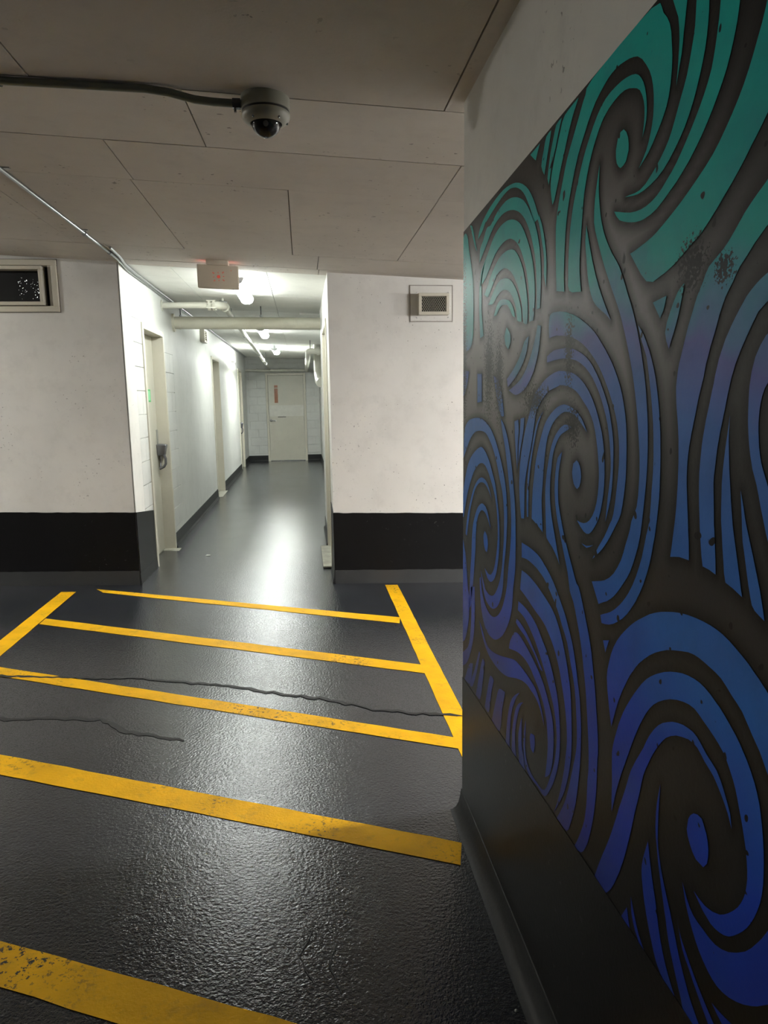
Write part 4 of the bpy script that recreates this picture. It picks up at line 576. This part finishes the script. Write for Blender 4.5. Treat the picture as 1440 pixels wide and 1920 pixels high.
I5 4834,2011 4817,1990 4792,1963 4767,1938 4747,1909 4733,1874 4722,1836 4712,1798 4701,1759 4690,1720 4677,1688 4649,1665 4627,1641 4626,1605 4632,1561 4642,1517 4654,1477 4670,1436 4691,1397 4714,1358 4742,1319 4776,1286 4820,1263 4834,1258
I6 4595,1728 4558,1737 4522,1747 4485,1757 4481,1707 4477,1657 4476,1607 4478,1553 4484,1499 4495,1446 4515,1394 4541,1343 4573,1293 4601,1255 4632,1217 4666,1181 4705,1147 4750,1117 4799,1090 4834,1073 4834,1177 4791,1201 4724,1239 4672,1274 4637,1314 4620,1352 4607,1393 4592,1438 4582,1485 4576,1537 4578,1582 4583,1630 4589,1679'''
mur = root('mural', (0.545, 1.6, 0.5), label='graffiti-style mural of teal and blue swirls on black, covering the right-hand wall', cat='mural')
polys = {}
for ln in MUR.strip().split('\n'):
    tk = ln.split(); polys[tk[0]] = [tuple(int(c) / 2000 for c in q.split(',')) for q in tk[1:]]
XM = 0.5485
def topz(y): return 2.04 + (2.419 - y) * 0.033
def botz(y): return 0.491 + (2.408 - y) * 0.052
# painted background: airbrushed grey ridges, with reflected wall light put into the grey
segs = []
for p in polys.values():
    a = np.array(p); c = np.roll(a, -1, 0); segs.append(np.hstack([a, c]))
segs = np.vstack(segs)
Y0, Y1, NY, NZ = -1.6, MY - 0.001, 300, 150
ysv = np.concatenate([np.linspace(Y0, 0.6, 30, endpoint=False), np.linspace(0.6, Y1, NY - 30)])
vv = []; P2 = []
for y in ysv:
    for k in range(NZ):
        z = botz(y) + (topz(y) - botz(y)) * k / (NZ - 1); P2.append((y, z)); vv.append((XM, y, z))
P2 = np.array(P2); dist = np.full(len(P2), 9.0)
A_ = segs[:, :2]; D_ = segs[:, 2:] - A_; L2 = (D_ ** 2).sum(1) + 1e-12
for s0 in range(0, len(P2), 2000):
    q = P2[s0:s0 + 2000]; near = q[:, None, :] - A_[None]
    t = np.clip((near * D_[None]).sum(2) / L2, 0, 1)
    dd = near - t[..., None] * D_[None]; dist[s0:s0 + 2000] = np.sqrt((dd ** 2).sum(2)).min(1)
env = np.exp(-((P2[:, 1] - 1.66) / 0.24) ** 2) * np.clip((P2[:, 0] - 0.75) / 0.5, 0, 1) + 0.25 * np.exp(-((P2[:, 1] - 1.35) / 0.3) ** 2) * np.clip((P2[:, 0] - 0.9) / 0.6, 0, 1)  # envelope also paints in where the bright walls reflect
env = np.maximum(env, 0.13 * np.clip((1.9 - P2[:, 1]) / 0.6, 0, 1) * np.clip((P2[:, 1] - 0.7) / 0.5, 0, 1))
air = np.clip(env, 0, 1) * np.clip((dist - 0.002) / 0.022, 0, 1) ** 0.8
fc = []
ny = len(ysv)
for j in range(ny - 1):
    for k in range(NZ - 1):
        a = j * NZ + k; fc.append((a, a + 1, a + NZ + 1, a + NZ))
me = bpy.data.meshes.new('painted_background'); me.from_pydata(vv, [], fc); me.materials.append(M['muralbase'])
at = me.attributes.new('air', 'FLOAT', 'POINT'); at.data.foreach_set('value', air.astype(np.float32))
ob = bpy.data.objects.new('painted_background', me); COL.objects.link(ob); ob.parent = mur; ob.matrix_parent_inverse = parent_inv(mur)
def paint(p, name, x):
    bb = B(); vs = [bb.bm.verts.new((x, a, c)) for a, c in p]
    es = [bb.bm.edges.new((vs[i - 1], vs[i])) for i in range(len(vs))]
    bmesh.ops.triangle_fill(bb.bm, use_beauty=True, use_dissolve=False, edges=es)
    return bb.out(name, M['stripe'], mur)
for k, p in polys.items():
    q = [p[0]]
    for v in p[1:]:
        if math.dist(v, q[-1]) > 0.0006: q.append(v)
    if math.dist(q[0], q[-1]) < 0.0006: q.pop()
    paint(q, 'swirl_eye' if k in ('A3', 'C0', 'D0', 'F0', 'H0', 'II') else 'painted_stripe', XM - 0.0008)
    if k[0] in 'CDHIF' and k != 'F5':                   # the pattern carries on out of frame towards the camera
        q2 = [(a - 1.75, c) for a, c in q]
        if max(a for a, c in q2) < 0.60: paint(q2, 'swirl_eye' if k in ('C0', 'D0', 'F0', 'H0', 'II') else 'painted_stripe', XM - 0.0008)

# ================================================================== FLOOR MARKINGS
mk = root('floor_marking', (-0.6, 4, fz(-0.6, 4)), label='yellow painted no-parking hatching on the dark grey garage floor', cat='floor marking')
def quad_strip(a, b, c, d, name, n=24):                # edge a-b and edge d-c
    bb = B(); rnd = random.Random(hash(name) & 3); L = []
    for i in range(n + 1):
        t = i / n
        e = []
        for (p, q) in ((a, b), (d, c)):
            x = p[0] + (q[0] - p[0]) * t; y = p[1] + (q[1] - p[1]) * t + random.uniform(-0.0025, 0.0025)
            e.append(bb.bm.verts.new((x, y, fz(x, y) + 0.0022)))
        L.append(e)
    for u, v in zip(L, L[1:]): bb.bm.faces.new((u[0], v[0], v[1], u[1]))
    return bb.out(name, M['yellow'], mk)
quad_strip((-1.679, 5.709), (0.639, 4.837), (0.618, 4.700), (-1.60, 5.60), 'hatch_line')
quad_strip((-1.805, 4.943), (0.639, 3.918), (0.639, 3.781), (-1.805, 4.815), 'hatch_line')
quad_strip((-1.815, 4.065), (0.639, 3.005), (0.639, 2.895), (-1.82, 3.950), 'hatch_line')
quad_strip((-1.93, 3.25), (0.500, 2.225), (0.470, 2.108), (-1.93, 3.10), 'hatch_line')
quad_strip((-1.93, 2.33), (0.470, 1.32), (0.470, 1.17), (-1.93, 2.20), 'hatch_line')
bb = B()
def vline(x0, x1, y0, y1, name, n=30):
    bb = B(); L = []
    for i in range(n + 1):
        y = y0 + (y1 - y0) * i / n
        L.append([bb.bm.verts.new((x + random.uniform(-0.0015, 0.0015), y, fz(x, y) + 0.002)) for x in (x0, x1)])
    for u, v in zip(L, L[1:]): bb.bm.faces.new((u[0], v[0], v[1], u[1]))
    return bb.out(name, M['yellow'], mk)
vline(0.637, 0.742, 2.45, 5.742, 'side_line'); vline(-1.925, -1.812, 1.9, 5.635, 'side_line')

# ================================================================== VENTS
def frame_rect(bb, x0, x1, z0, z1, wv, y0, y1):
    bb.box(x0, x1, y0, y1, z1 - wv, z1); bb.box(x0, x1, y0, y1, z0, z0 + wv)
    bb.box(x0, x0 + wv, y0, y1, z0 + wv, z1 - wv); bb.box(x1 - wv, x1, y0, y1, z0 + wv, z1 - wv); return bb
v1 = root('wall_vent', (-2.6, YF, 2.2), label='large dark perforated exhaust vent in a cream frame, high on the left wall', cat='vent')
frame_rect(B(), VX0 - 0.07, VX1 + 0.069, 2.196, 2.578, 0.042, YF - 0.018, YF + 0.002).bevel(0.003, 1).out('outer_frame', M['frame'], v1)
frame_rect(B(), VX0 - 0.076, VX1 + 0.075, 2.190, 2.584, 0.012, YF - 0.004, YF - 0.0005).out('dirty_seam', M['joint'], v1)
frame_rect(B(), VX0 + 0.01, VX1 - 0.035, 2.243, 2.530, 0.026, YF - 0.035, YF + 0.05).bevel(0.003, 1).out('inner_frame', M['frame'], v1)
B().box(VX0, VX1, YF + 0.06, YF + 0.07, VZ0, VZ1).out('dark_screen', M['dark'], v1)
bb = B(); rnd = random.Random(5)
for i in range(55):
    x = rnd.uniform(-2.13, -1.955); z = rnd.uniform(2.30, 2.46); r = rnd.choice((0.001, 0.0015, 0.002, 0.0028))
    c = bb.bm.verts.new((x, YF + 0.0585, z)); ring = [bb.bm.verts.new((x + r * math.cos(k * math.pi / 3), YF + 0.0585, z + r * math.sin(k * math.pi / 3))) for k in range(6)]
    for k in range(6): bb.bm.faces.new((c, ring[k], ring[(k + 1) % 6]))
bb.out('perforations', M['pinhole'], v1, kind='stuff', label='tiny lit perforations')
YR = YF - 0.03
v2 = root('wall_vent', (1.06, YR, 2.15), label='small boxed metal mesh grille on a painted patch, high on the right-hand wall', cat='vent')
B().box(0.885, 1.225, YR - 0.004, YR + 0.001, lambda x, y: 2.152 - 0.04 * x, lambda x, y: 2.432 - 0.04 * x).bevel(0.0015, 1).out('patch_plate', M['wall'], v2)
frame_rect(B(), 0.880, 1.230, 2.106, 2.392, 0.005, YR - 0.0055, YR - 0.001).out('dirty_seam', M['joint'], v2)
bb = frame_rect(B(), 0.942, 1.188, 2.155, 2.322, 0.024, YR - 0.075, YR - 0.002).bevel(0.002, 1); bb.out('box_frame', M['frame'], v2)
B().box(0.95, 1.18, YR - 0.03, YR - 0.012, 2.165, 2.315).out('dark_interior', M['dark'], v2)
bb = B(); gx0, gx1, gz0, gz1 = 0.964, 1.166, 2.179, 2.298
nX, nZ = 13, 9; dx = (gx1 - gx0) / nX; dz = (gz1 - gz0) / nZ
for i in range(nX):
    for j in range(nZ):
        for s in (0, 1):
            x0 = gx0 + i * dx + (dx / 2 if j % 2 else 0) - dx / 4; z0 = gz0 + j * dz; xa = x0 + (dx / 2 if s else 0); xb = x0 + (0 if s else dx / 2)
            if max(xa, xb) > gx1: continue
            t_ = 0.0007
            bb.hexa([(xa - t_, YR - 0.070, z0), (xa + t_, YR - 0.070, z0), (xa + t_, YR - 0.066, z0), (xa - t_, YR - 0.066, z0),
                     (xb - t_, YR - 0.070, z0 + dz), (xb + t_, YR - 0.070, z0 + dz), (xb + t_, YR - 0.066, z0 + dz), (xb - t_, YR - 0.066, z0 + dz)])
bb.out('expanded_mesh', M['frame'], v2)
for x in (0.935, 1.193):
    for z in (2.14, 2.335): B().tube([(x, YR - 0.003, z), (x, YR - 0.010, z)], 0.004, 8).out('screw', M['steel'], v2)
def small_vent(y, z, label):
    v = root('wall_vent', (XL, y, z), label=label, cat='vent', group='small grilles on the corridor wall')
    bb = B(); a, c = y - 0.14, y + 0.14
    bb.box(XL, XL + 0.06, a, c, z - 0.09, z - 0.065); bb.box(XL, XL + 0.06, a, c, z + 0.065, z + 0.09)
    bb.box(XL, XL + 0.06, a, a + 0.025, z - 0.065, z + 0.065); bb.box(XL, XL + 0.06, c - 0.025, c, z - 0.065, z + 0.065)
    bb.bevel(0.002, 1).out('box_frame', M['frame'], v)
    B().box(XL + 0.002, XL + 0.03, a + 0.025, c - 0.025, z - 0.065, z + 0.065).out('dark_interior', M['dark'], v)
    for k in range(5): B().box(XL + 0.04, XL + 0.052, a + 0.02, c - 0.02, z - 0.055 + k * 0.026, z - 0.047 + k * 0.026).out('louvre', M['frame'], v)
small_vent(10.35, 2.40, 'small louvred grille high on the corridor wall, between the first and second doors')
small_vent(14.6, 2.36, 'small louvred grille high on the corridor wall, farthest down the corridor')

# ================================================================== LAMPS
def strip_lamp(x, y, length, axis, mat, label, group, drop=0.0, wdt=0.125):
    z = cz(x) - drop; l = length / 2
    t = root('ceiling_lamp', (x, y, z), label=label, cat='light', group=group)
    def bx(bb, a0, a1, b0, b1, z0, z1):                # a: along, b: across
        return bb.box(x + b0, x + b1, y + a0, y + a1, z0, z1) if axis == 'y' else bb.box(x + a0, x + a1, y + b0, y + b1, z0, z1)
    bx(B(), -l, l, -0.03, 0.03, z - 0.05, z + 0.004).bevel(0.004, 1).out('housing', M['lampbody'], t)
    h = wdt / 2
    prof = [(-h, 0.0), (-h, -0.012), (-h * 0.75, -0.040), (-h * 0.35, -0.052), (h * 0.35, -0.052), (h * 0.75, -0.040), (h, -0.012), (h, 0.0)]
    o = (x if axis == 'y' else y)
    B().prism([(o + q[0], z - 0.048 + q[1]) for q in prof], axis, (y if axis == 'y' else x) - l + 0.012, (y if axis == 'y' else x) + l - 0.012).out('lens', mat, t, smooth=False)
    for s in (-1, 1):
        a = (y if axis == 'y' else x) + s * (l - 0.006)
        B().prism([(o + q[0] * 1.03, z - 0.047 + q[1] * 1.04) for q in prof], axis, a - 0.006, a + 0.006).out('end_cap', M['lampbody'], t)
    if drop:
        for s in (-1, 1):
            a = s * (l - 0.15); px = x + (a if axis == 'x' else 0); py = y + (a if axis == 'y' else 0)
            B().tube([(px, py, z), (px, py, cz(px) + 0.002)], 0.006, 8).out('hanger', M['steel'], t)
strip_lamp(-0.50, 6.60, 1.22, 'y', M['tube'][0], 'lit strip light nearest the garage, just behind the hanging sign', 'corridor strip lights')
strip_lamp(-0.53, 10.55, 1.22, 'y', M['tube'][1], 'lit strip light in the middle of the corridor, seen below the thick pipe', 'corridor strip lights')
strip_lamp(-0.49, 14.4, 1.22, 'y', M['tube'][2], 'small lit strip light farthest down the corridor, before the end door', 'corridor strip lights')
strip_lamp(4.2, 3.0, 1.22, 'x', M['rlamp'], 'nearer garage strip light over the aisle to the right of the mural wall', 'garage strip lights')
strip_lamp(8.0, 3.0, 1.22, 'x', M['rlamp2'], 'farther garage strip light over the aisle to the right of the mural wall', 'garage strip lights')
strip_lamp(-4.8, 4.3, 1.22, 'x', M['llamp'], 'garage strip light over the aisle to the left', 'garage strip lights')

# ================================================================== DOME CAMERA
cx_, cy_ = -0.087, 2.512; czz = cz(cx_) - 0.033
d = root('dome_camera', (cx_, cy_, czz), label='grey dome security camera with clear bubble, fixed to the near ceiling', cat='security camera')
rb = 0.0785
B().lathe([(0, 0.004), (rb * 0.98, 0.004), (rb, 0.0), (rb, -0.042), (rb * 0.93, -0.044), (0, -0.044)], (cx_, cy_, czz), 56).out('mounting_box', M['camshell'], d, smooth=True)
B().lathe([(rb * 0.95, -0.041), (rb * 0.97, -0.044), (rb * 0.97, -0.050), (rb * 0.95, -0.052)], (cx_, cy_, czz), 56).out('gasket', M['rubber'], d, smooth=True)
B().lathe([(rb * 0.98, -0.049), (rb * 1.005, -0.053), (rb * 1.0, -0.061), (rb * 0.93, -0.071), (rb * 0.80, -0.079), (rb * 0.66, -0.082), (rb * 0.64, -0.080), (rb * 0.64, -0.07), (0, -0.07), (0, -0.049)], (cx_, cy_, czz), 56).out('trim_ring', M['camshell'], d, smooth=True)
ro = 0.0485
hemi = [(ro * math.cos(math.pi / 2 * i / 14), -0.074 - ro * math.sin(math.pi / 2 * i / 14)) for i in range(14)] + [(0, -0.074 - ro)]
ri = ro - 0.0025
hin = [(ri * math.cos(math.pi / 2 * i / 14), -0.074 - ri * math.sin(math.pi / 2 * i / 14)) for i in range(14)] + [(0, -0.074 - ri)]
bb = B().lathe(hemi, (cx_, cy_, czz), 48); bb.lathe(hin, (cx_, cy_, czz), 48)
bb.out('bubble', M['dome'], d, smooth=True)
B().lathe([(0, -0.0705), (0.036, -0.0705), (0.037, -0.092), (0.030, -0.104), (0.014, -0.110), (0, -0.110)], (cx_, cy_, czz), 32).out('lens_turret', M['rubber'], d, smooth=True)
B().tube([(cx_, cy_ - 0.030, czz - 0.088), (cx_, cy_ - 0.038, czz - 0.092)], 0.008, 16).out('camera_lens', M['lampbody'], d, smooth=True)
for a in (0.1, 2.2, 4.1, 5.4): B().tube([(cx_ + rb * 0.86 * math.cos(a), cy_ + rb * 0.86 * math.sin(a), czz - 0.072), (cx_ + rb * 0.86 * math.cos(a), cy_ + rb * 0.86 * math.sin(a), czz - 0.079)], 0.0035, 8).out('screw', M['darksteel'], d)

# ================================================================== CONDUITS
c1 = root('conduit', (-0.6, 2.58, cz(-0.6) - 0.03), label='dark grey conduit running along the near ceiling into the dome camera', cat='conduit')
zc = lambda x: cz(x) - 0.048
B().tube([(-4.5, 2.517, zc(-4.5)), (-1.3, 2.517, zc(-1.3)), (-0.95, 2.515, zc(-0.95)), (-0.62, 2.492, zc(-0.62)), (-0.46, 2.482, zc(-0.46) - 0.0), (-0.39, 2.487, zc(-0.39) - 0.003), (-0.31, 2.502, zc(-0.3) - 0.012), (-0.25, 2.504, zc(-0.24) - 0.014), (cx_ - rb + 0.004, 2.504, zc(-0.17) - 0.014)], 0.0125, 14).out('pipe_run', M['conduit'], c1, smooth=True)
B().tube([(cx_ - rb - 0.026, 2.504, zc(-0.17) - 0.014), (cx_ - rb - 0.001, 2.504, zc(-0.17) - 0.014)], 0.0165, 6).out('connector', M['darksteel'], c1)
B().tube([(cx_ - rb - 0.018, 2.504, zc(-0.17) - 0.014), (cx_ - rb - 0.018, 2.497, zc(-0.17) - 0.042)], 0.004, 8).out('clamp_screw', M['darksteel'], c1)
B().tube([(-0.935, 2.515, zc(-0.935)), (-0.90, 2.513, zc(-0.90))], 0.017, 12).out('coupling', M['conduit'], c1)
for x in (-1.6, -3.0): B().box(x - 0.012, x + 0.012, 2.50, 2.54, zc(x) + 0.01, cz(x) - 0.03).out('strap', M['conduit'], c1)
c2 = root('conduit', (-1.32, 4.5, cz(-1.32)), label='thin shiny metal conduit running along the ceiling into the corridor', cat='conduit')
zz = lambda x: cz(x) - 0.013
pts = [(-1.322, 1.2, zz(-1.322)), (-1.322, 3.2, zz(-1.322)), (-1.322, 5.6, zz(-1.322)), (-1.335, 5.85, zz(-1.335)), (-1.349, 6.1, 2.545), (-1.351, 8.5, 2.545), (-1.351, 12.0, 2.553), (-1.351, 17.9, 2.553)]
B().tube(pts, 0.0105, 12).out('pipe_run', M['steel'], c2, smooth=True)
for y in (4.86, 5.45): B().tube([(-1.322, y - 0.025, zz(-1.322)), (-1.322, y + 0.025, zz(-1.322))], 0.0150, 12).out('coupling', M['steel'], c2, smooth=True)
for y in (3.6, 4.8): B().box(-1.322, -1.285, y - 0.01, y + 0.01, cz(-1.3) - 0.006, cz(-1.3) + 0.0).out('strap', M['steel'], c2)
c3 = root('conduit', (-1.30, 5.6, cz(-1.3)), label='second thin conduit beside the shiny one where the ceiling meets the corridor corner', cat='conduit')
B().tube([(-1.270, 5.25, zz(-1.27)), (-1.287, 5.6, zz(-1.287)), (-1.322, 5.9, zz(-1.322)), (-1.327, 6.3, 2.547), (-1.327, 17.9, 2.553)], 0.009, 12).out('pipe_run', M['steel'], c3, smooth=True)

# ================================================================== HANGING SIGN
sx_, sy_ = -0.592, 5.60
s = root('hanging_sign', (sx_, sy_, cz(sx_)), label='beige hanging sign box with faint red light pattern, at the corridor mouth', cat='sign')
B().box(sx_ - 0.08, sx_ + 0.08, sy_ - 0.045, sy_ + 0.045, lambda x, y: cz(x) - 0.035, lambda x, y: cz(x) + 0.002).bevel(0.004, 2).out('canopy', M['sign'], s, smooth=True)
def sz(x): return cz(x) - 0.028
w2 = 0.151
bb = B().hexa([(sx_ - w2, sy_ - 0.022, sz(sx_ - w2) - 0.172), (sx_ + w2, sy_ - 0.022, sz(sx_ + w2) - 0.172), (sx_ + w2, sy_ + 0.022, sz(sx_ + w2) - 0.172), (sx_ - w2, sy_ + 0.022, sz(sx_ - w2) - 0.172),
               (sx_ - w2, sy_ - 0.022, sz(sx_ - w2) - 0.004), (sx_ + w2, sy_ - 0.022, sz(sx_ + w2) - 0.004), (sx_ + w2, sy_ + 0.022, sz(sx_ + w2) - 0.004), (sx_ - w2, sy_ + 0.022, sz(sx_ - w2) - 0.004)]).bevel(0.008, 3)
bb.out('sign_body', M['sign'], s, smooth=True)
zf = 2.443; yf = sy_ - 0.0228
def dot(x, z, r, rz=None, ang=0, name='red_light'):
    bb = B(); n = 12; rz = rz or r; vs = []
    for k in range(n):
        a = 2 * math.pi * k / n; p, q = r * math.cos(a), rz * math.sin(a)
        vs.append(bb.bm.verts.new((x + p * math.cos(ang) - q * math.sin(ang), yf, z + p * math.sin(ang) + q * math.cos(ang))))
    bb.bm.faces.new(vs); bb.out(name, M['red'], s)
cxs = sx_ + 0.005; zf = sz(sx_) - 0.088
dot(cxs, zf, 0.0125)
for k, (r, l) in enumerate(((0.036, 0.009), (0.050, 0.012), (0.036, 0.008), (0.050, 0.013), (0.036, 0.009), (0.046, 0.011), (0.034, 0.008), (0.048, 0.013))):
    a = k * math.pi / 4 + 0.05
    if k % 2 == 0: dot(cxs + r * math.cos(a), zf + r * math.sin(a) * 0.8, l * 0.8, 0.0022, a)
    else:
        for o_ in (-0.006, 0.0, 0.006): dot(cxs + (r + o_) * math.cos(a), zf + (r + o_) * math.sin(a) * 0.8, 0.0018, 0.006, a)
dot(sx_ + 0.098, sz(sx_) - 0.045, 0.0018, 0.005)
B().box(sx_ - 0.14, sx_ - 0.085, sy_ + 0.026, sy_ + 0.032, sz(sx_ - 0.11) - 0.016, sz(sx_ - 0.11) - 0.008).out('added_red_glow_strip', M['redglow'], s)  # strips added out of sight, only for the pink glow above the sign
B().box(sx_ + 0.085, sx_ + 0.14, sy_ + 0.026, sy_ + 0.032, sz(sx_ + 0.11) - 0.016, sz(sx_ + 0.11) - 0.008).out('added_red_glow_strip', M['redglow'], s)

# ================================================================== PIPES
p1 = root('pipe', (-0.77, 7.55, 2.46), label='thin cream pipe leaving the left wall, turning at a valve and running down the corridor', cat='pipe')
B().tube([(XL - 0.0, 7.52, 2.455), (-0.86, 7.55, 2.46)], 0.031, 16).out('pipe_run', M['pipe'], p1, smooth=True)
B().tube([(XL - 0.002, 7.52, 2.455), (XL + 0.012, 7.52, 2.455)], 0.055, 24).out('wall_flange', M['pipe'], p1, smooth=True)
arc = [(-0.86, 7.55, 2.46)] + [(-0.86 + 0.09 * math.sin(a), 7.64 - 0.09 * math.cos(a), 2.46) for a in (0.3, 0.7, 1.1, 1.4)] + [(-0.77, 7.70, 2.46)]
B().tube(arc, 0.038, 16).out('elbow', M['pipe'], p1, smooth=True)
for x in (-0.90, -0.855): B().tube([(x - 0.012, 7.55, 2.46), (x + 0.012, 7.55, 2.46)], 0.052, 8).out('coupling', M['pipe'], p1, smooth=False)
for a in range(4):
    an = a * math.pi / 2 + 0.6; B().tube([(-0.925, 7.55 + 0.05 * math.cos(an), 2.46 + 0.05 * math.sin(an)), (-0.83, 7.55 + 0.05 * math.cos(an), 2.46 + 0.05 * math.sin(an))], 0.007, 8).out('bolt', M['pipe'], p1)
B().tube([(-0.775, 7.63, 2.47), (-0.775, 7.63, cz(-0.77) - 0.0)], 0.011, 8).out('valve_stem', M['pipe'], p1)
B().tube([(-0.80, 7.60, 2.505), (-0.74, 7.66, 2.505)], 0.012, 8).out('valve_handle', M['chrome'], p1)
B().tube([(-0.765, 7.70, 2.46), (-0.765, 7.76, 2.458)], 0.050, 8).out('coupling', M['pipe'], p1)
B().tube([(-0.765, 7.68, 2.46), (-0.77, 13.5, 2.355), (-0.78, 17.90, 2.262)], 0.029, 16).out('pipe_run', M['pipe'], p1, smooth=True)
B().tube([(-0.7715, 15.0, 2.325), (-0.7720, 15.08, 2.3235)], 0.038, 12).out('coupling', M['pipe'], p1)
for y in (8.45, 10.4, 13.5, 16.0):
    z = 2.46 - (y - 7.7) * 0.0192
    B().tube([(-0.768, y, z + 0.02), (-0.768, y, cz(-0.77))], 0.004, 8).out('hanger_rod', M['steel'], p1)
    B().tube([(-0.768, y - 0.01, z), (-0.768, y + 0.01, z)], 0.034, 14).out('hanger_ring', M['steel'], p1)
p2 = root('pipe', (-0.5, 8.12, 2.345), label='thick cream wrapped pipe crossing the corridor just under the ceiling', cat='pipe')
B().tube([(XL - 0.0, 8.12, 2.348), (XR + 0.02, 8.12, 2.330)], 0.066, 28).out('pipe_run', M['duct'], p2, smooth=True)
B().tube([(XL, 8.12, 2.348), (XL + 0.02, 8.12, 2.348)], 0.095, 28).out('wall_sleeve', M['duct'], p2, smooth=True)
for x in [XL + 0.075, -0.42, -0.2, 0.1]: B().tube([(x - 0.008, 8.12, 2.3475 - (x - XL) * 0.0113), (x + 0.008, 8.12, 2.3475 - (x - XL) * 0.0113)], 0.0685, 28).out('jacket_band', M['duct'], p2, smooth=True)
for x in (XL + 0.085, -0.42):
    B().tube([(x, 8.12, 2.40), (x, 8.12, cz(x))], 0.006, 8).out('hanger_rod', M['darksteel'], p2)
    B().tube([(x, 8.12, 2.405), (x, 8.12, 2.43)], 0.013, 8).out('hanger_nut', M['steel'], p2)
p3 = root('pipe', (-0.6, 17.92, 2.24), label='cream pipe running across the end wall above the far door', cat='pipe')
B().tube([(XL, 17.93, 2.235), (0.16, 17.93, 2.225)], 0.033, 16).out('pipe_run', M['pipe'], p3, smooth=True)
B().tube([(0.10, 17.93, 2.225), (0.17, 17.93, 2.225)], 0.045, 12).out('coupling', M['pipe'], p3, smooth=True)
B().tube([(-1.09, 17.93, 2.235), (-1.06, 17.93, 2.235)], 0.042, 12).out('coupling', M['pipe'], p3, smooth=True)
p4 = root('pipe', (0.16, 12.4, 2.3), label='cream pipe leaving the right wall through an elbow and running towards the end wall', cat='pipe')
B().tube([(XR2, 12.3, 2.31), (0.20, 12.3, 2.31), (0.165, 12.31, 2.31), (0.135, 12.34, 2.305), (0.125, 12.40, 2.30), (0.125, 12.6, 2.295), (0.130, 17.90, 2.235)], 0.048, 20).out('pipe_run', M['pipe'], p4, smooth=True)
B().tube([(0.265, 12.3, 2.31), (0.315, 12.3, 2.31)], 0.062, 12).out('coupling', M['pipe'], p4)
B().tube([(XR2 - 0.02, 12.3, 2.31), (XR2 - 0.002, 12.3, 2.31)], 0.065, 16).out('wall_flange', M['pipe'], p4)
B().tube([(0.16, 12.32, 2.35), (0.16, 12.32, cz(0.16))], 0.006, 8).out('hanger_rod', M['darksteel'], p4)
p5 = root('pipe', (0.34, 13.0, 2.0), label='fat pale pipe dropping beside the right wall and curving out of sight', cat='pipe')
B().tube([(0.315, 13.2, cz(0.3)), (0.315, 13.2, 2.05), (0.315, 13.1, 1.92), (0.32, 12.9, 1.83), (0.33, 12.75, 1.80), (0.345, 12.68, 1.80)], 0.085, 24).out('pipe_run', M['pipe'], p5, smooth=True)
p6 = root('pipe', (0.33, 11.0, 2.3), label='slim white riser pipe against the right wall above the elbowed pipe', cat='pipe')
B().tube([(0.375, 12.0, 2.34), (0.375, 12.0, cz(0.37))], 0.022, 12).out('pipe_run', M['lampbody'], p6, smooth=True)
B().tube([(0.375, 12.0, 2.36), (0.375, 12.0, 2.375)], 0.028, 12).out('coupling', M['steel'], p6)
eb = root('switch_box', (XR2, 14.0, 1.15), label='small grey electrical box low on the right corridor wall before the end door', cat='switch box')
B().box(XR2 - 0.05, XR2, 13.9, 14.1, 1.08, 1.28).bevel(0.004, 1).out('enclosure', M['steel'], eb)
B().box(XR2 - 0.055, XR2 - 0.05, 13.93, 14.07, 1.10, 1.26).out('cover', M['lampbody'], eb)

# ================================================================== LITTER
bb = B(); z = fz(-0.973, 6.98) + 0.0015
bb.hexa([(-1.0, 6.965, z), (-0.952, 6.97, z), (-0.95, 7.0, z), (-0.99, 7.0, z), (-0.995, 6.968, z + 0.004), (-0.955, 6.972, z + 0.006), (-0.955, 6.998, z + 0.004), (-0.985, 6.998, z + 0.007)])
bb.out('litter_scrap', M['chip'], label='white paper scrap lying on the corridor floor', cat='litter')
bb = B(); z = fz(0.49, 1.53); bmesh.ops.create_icosphere(bb.bm, subdivisions=1, radius=0.004, matrix=Matrix.Translation((0.485, 1.53, z + 0.003)))
bb.out('pebble', M['chip'], label='tiny pale pebble on the floor near the foot of the mural wall', cat='pebble')
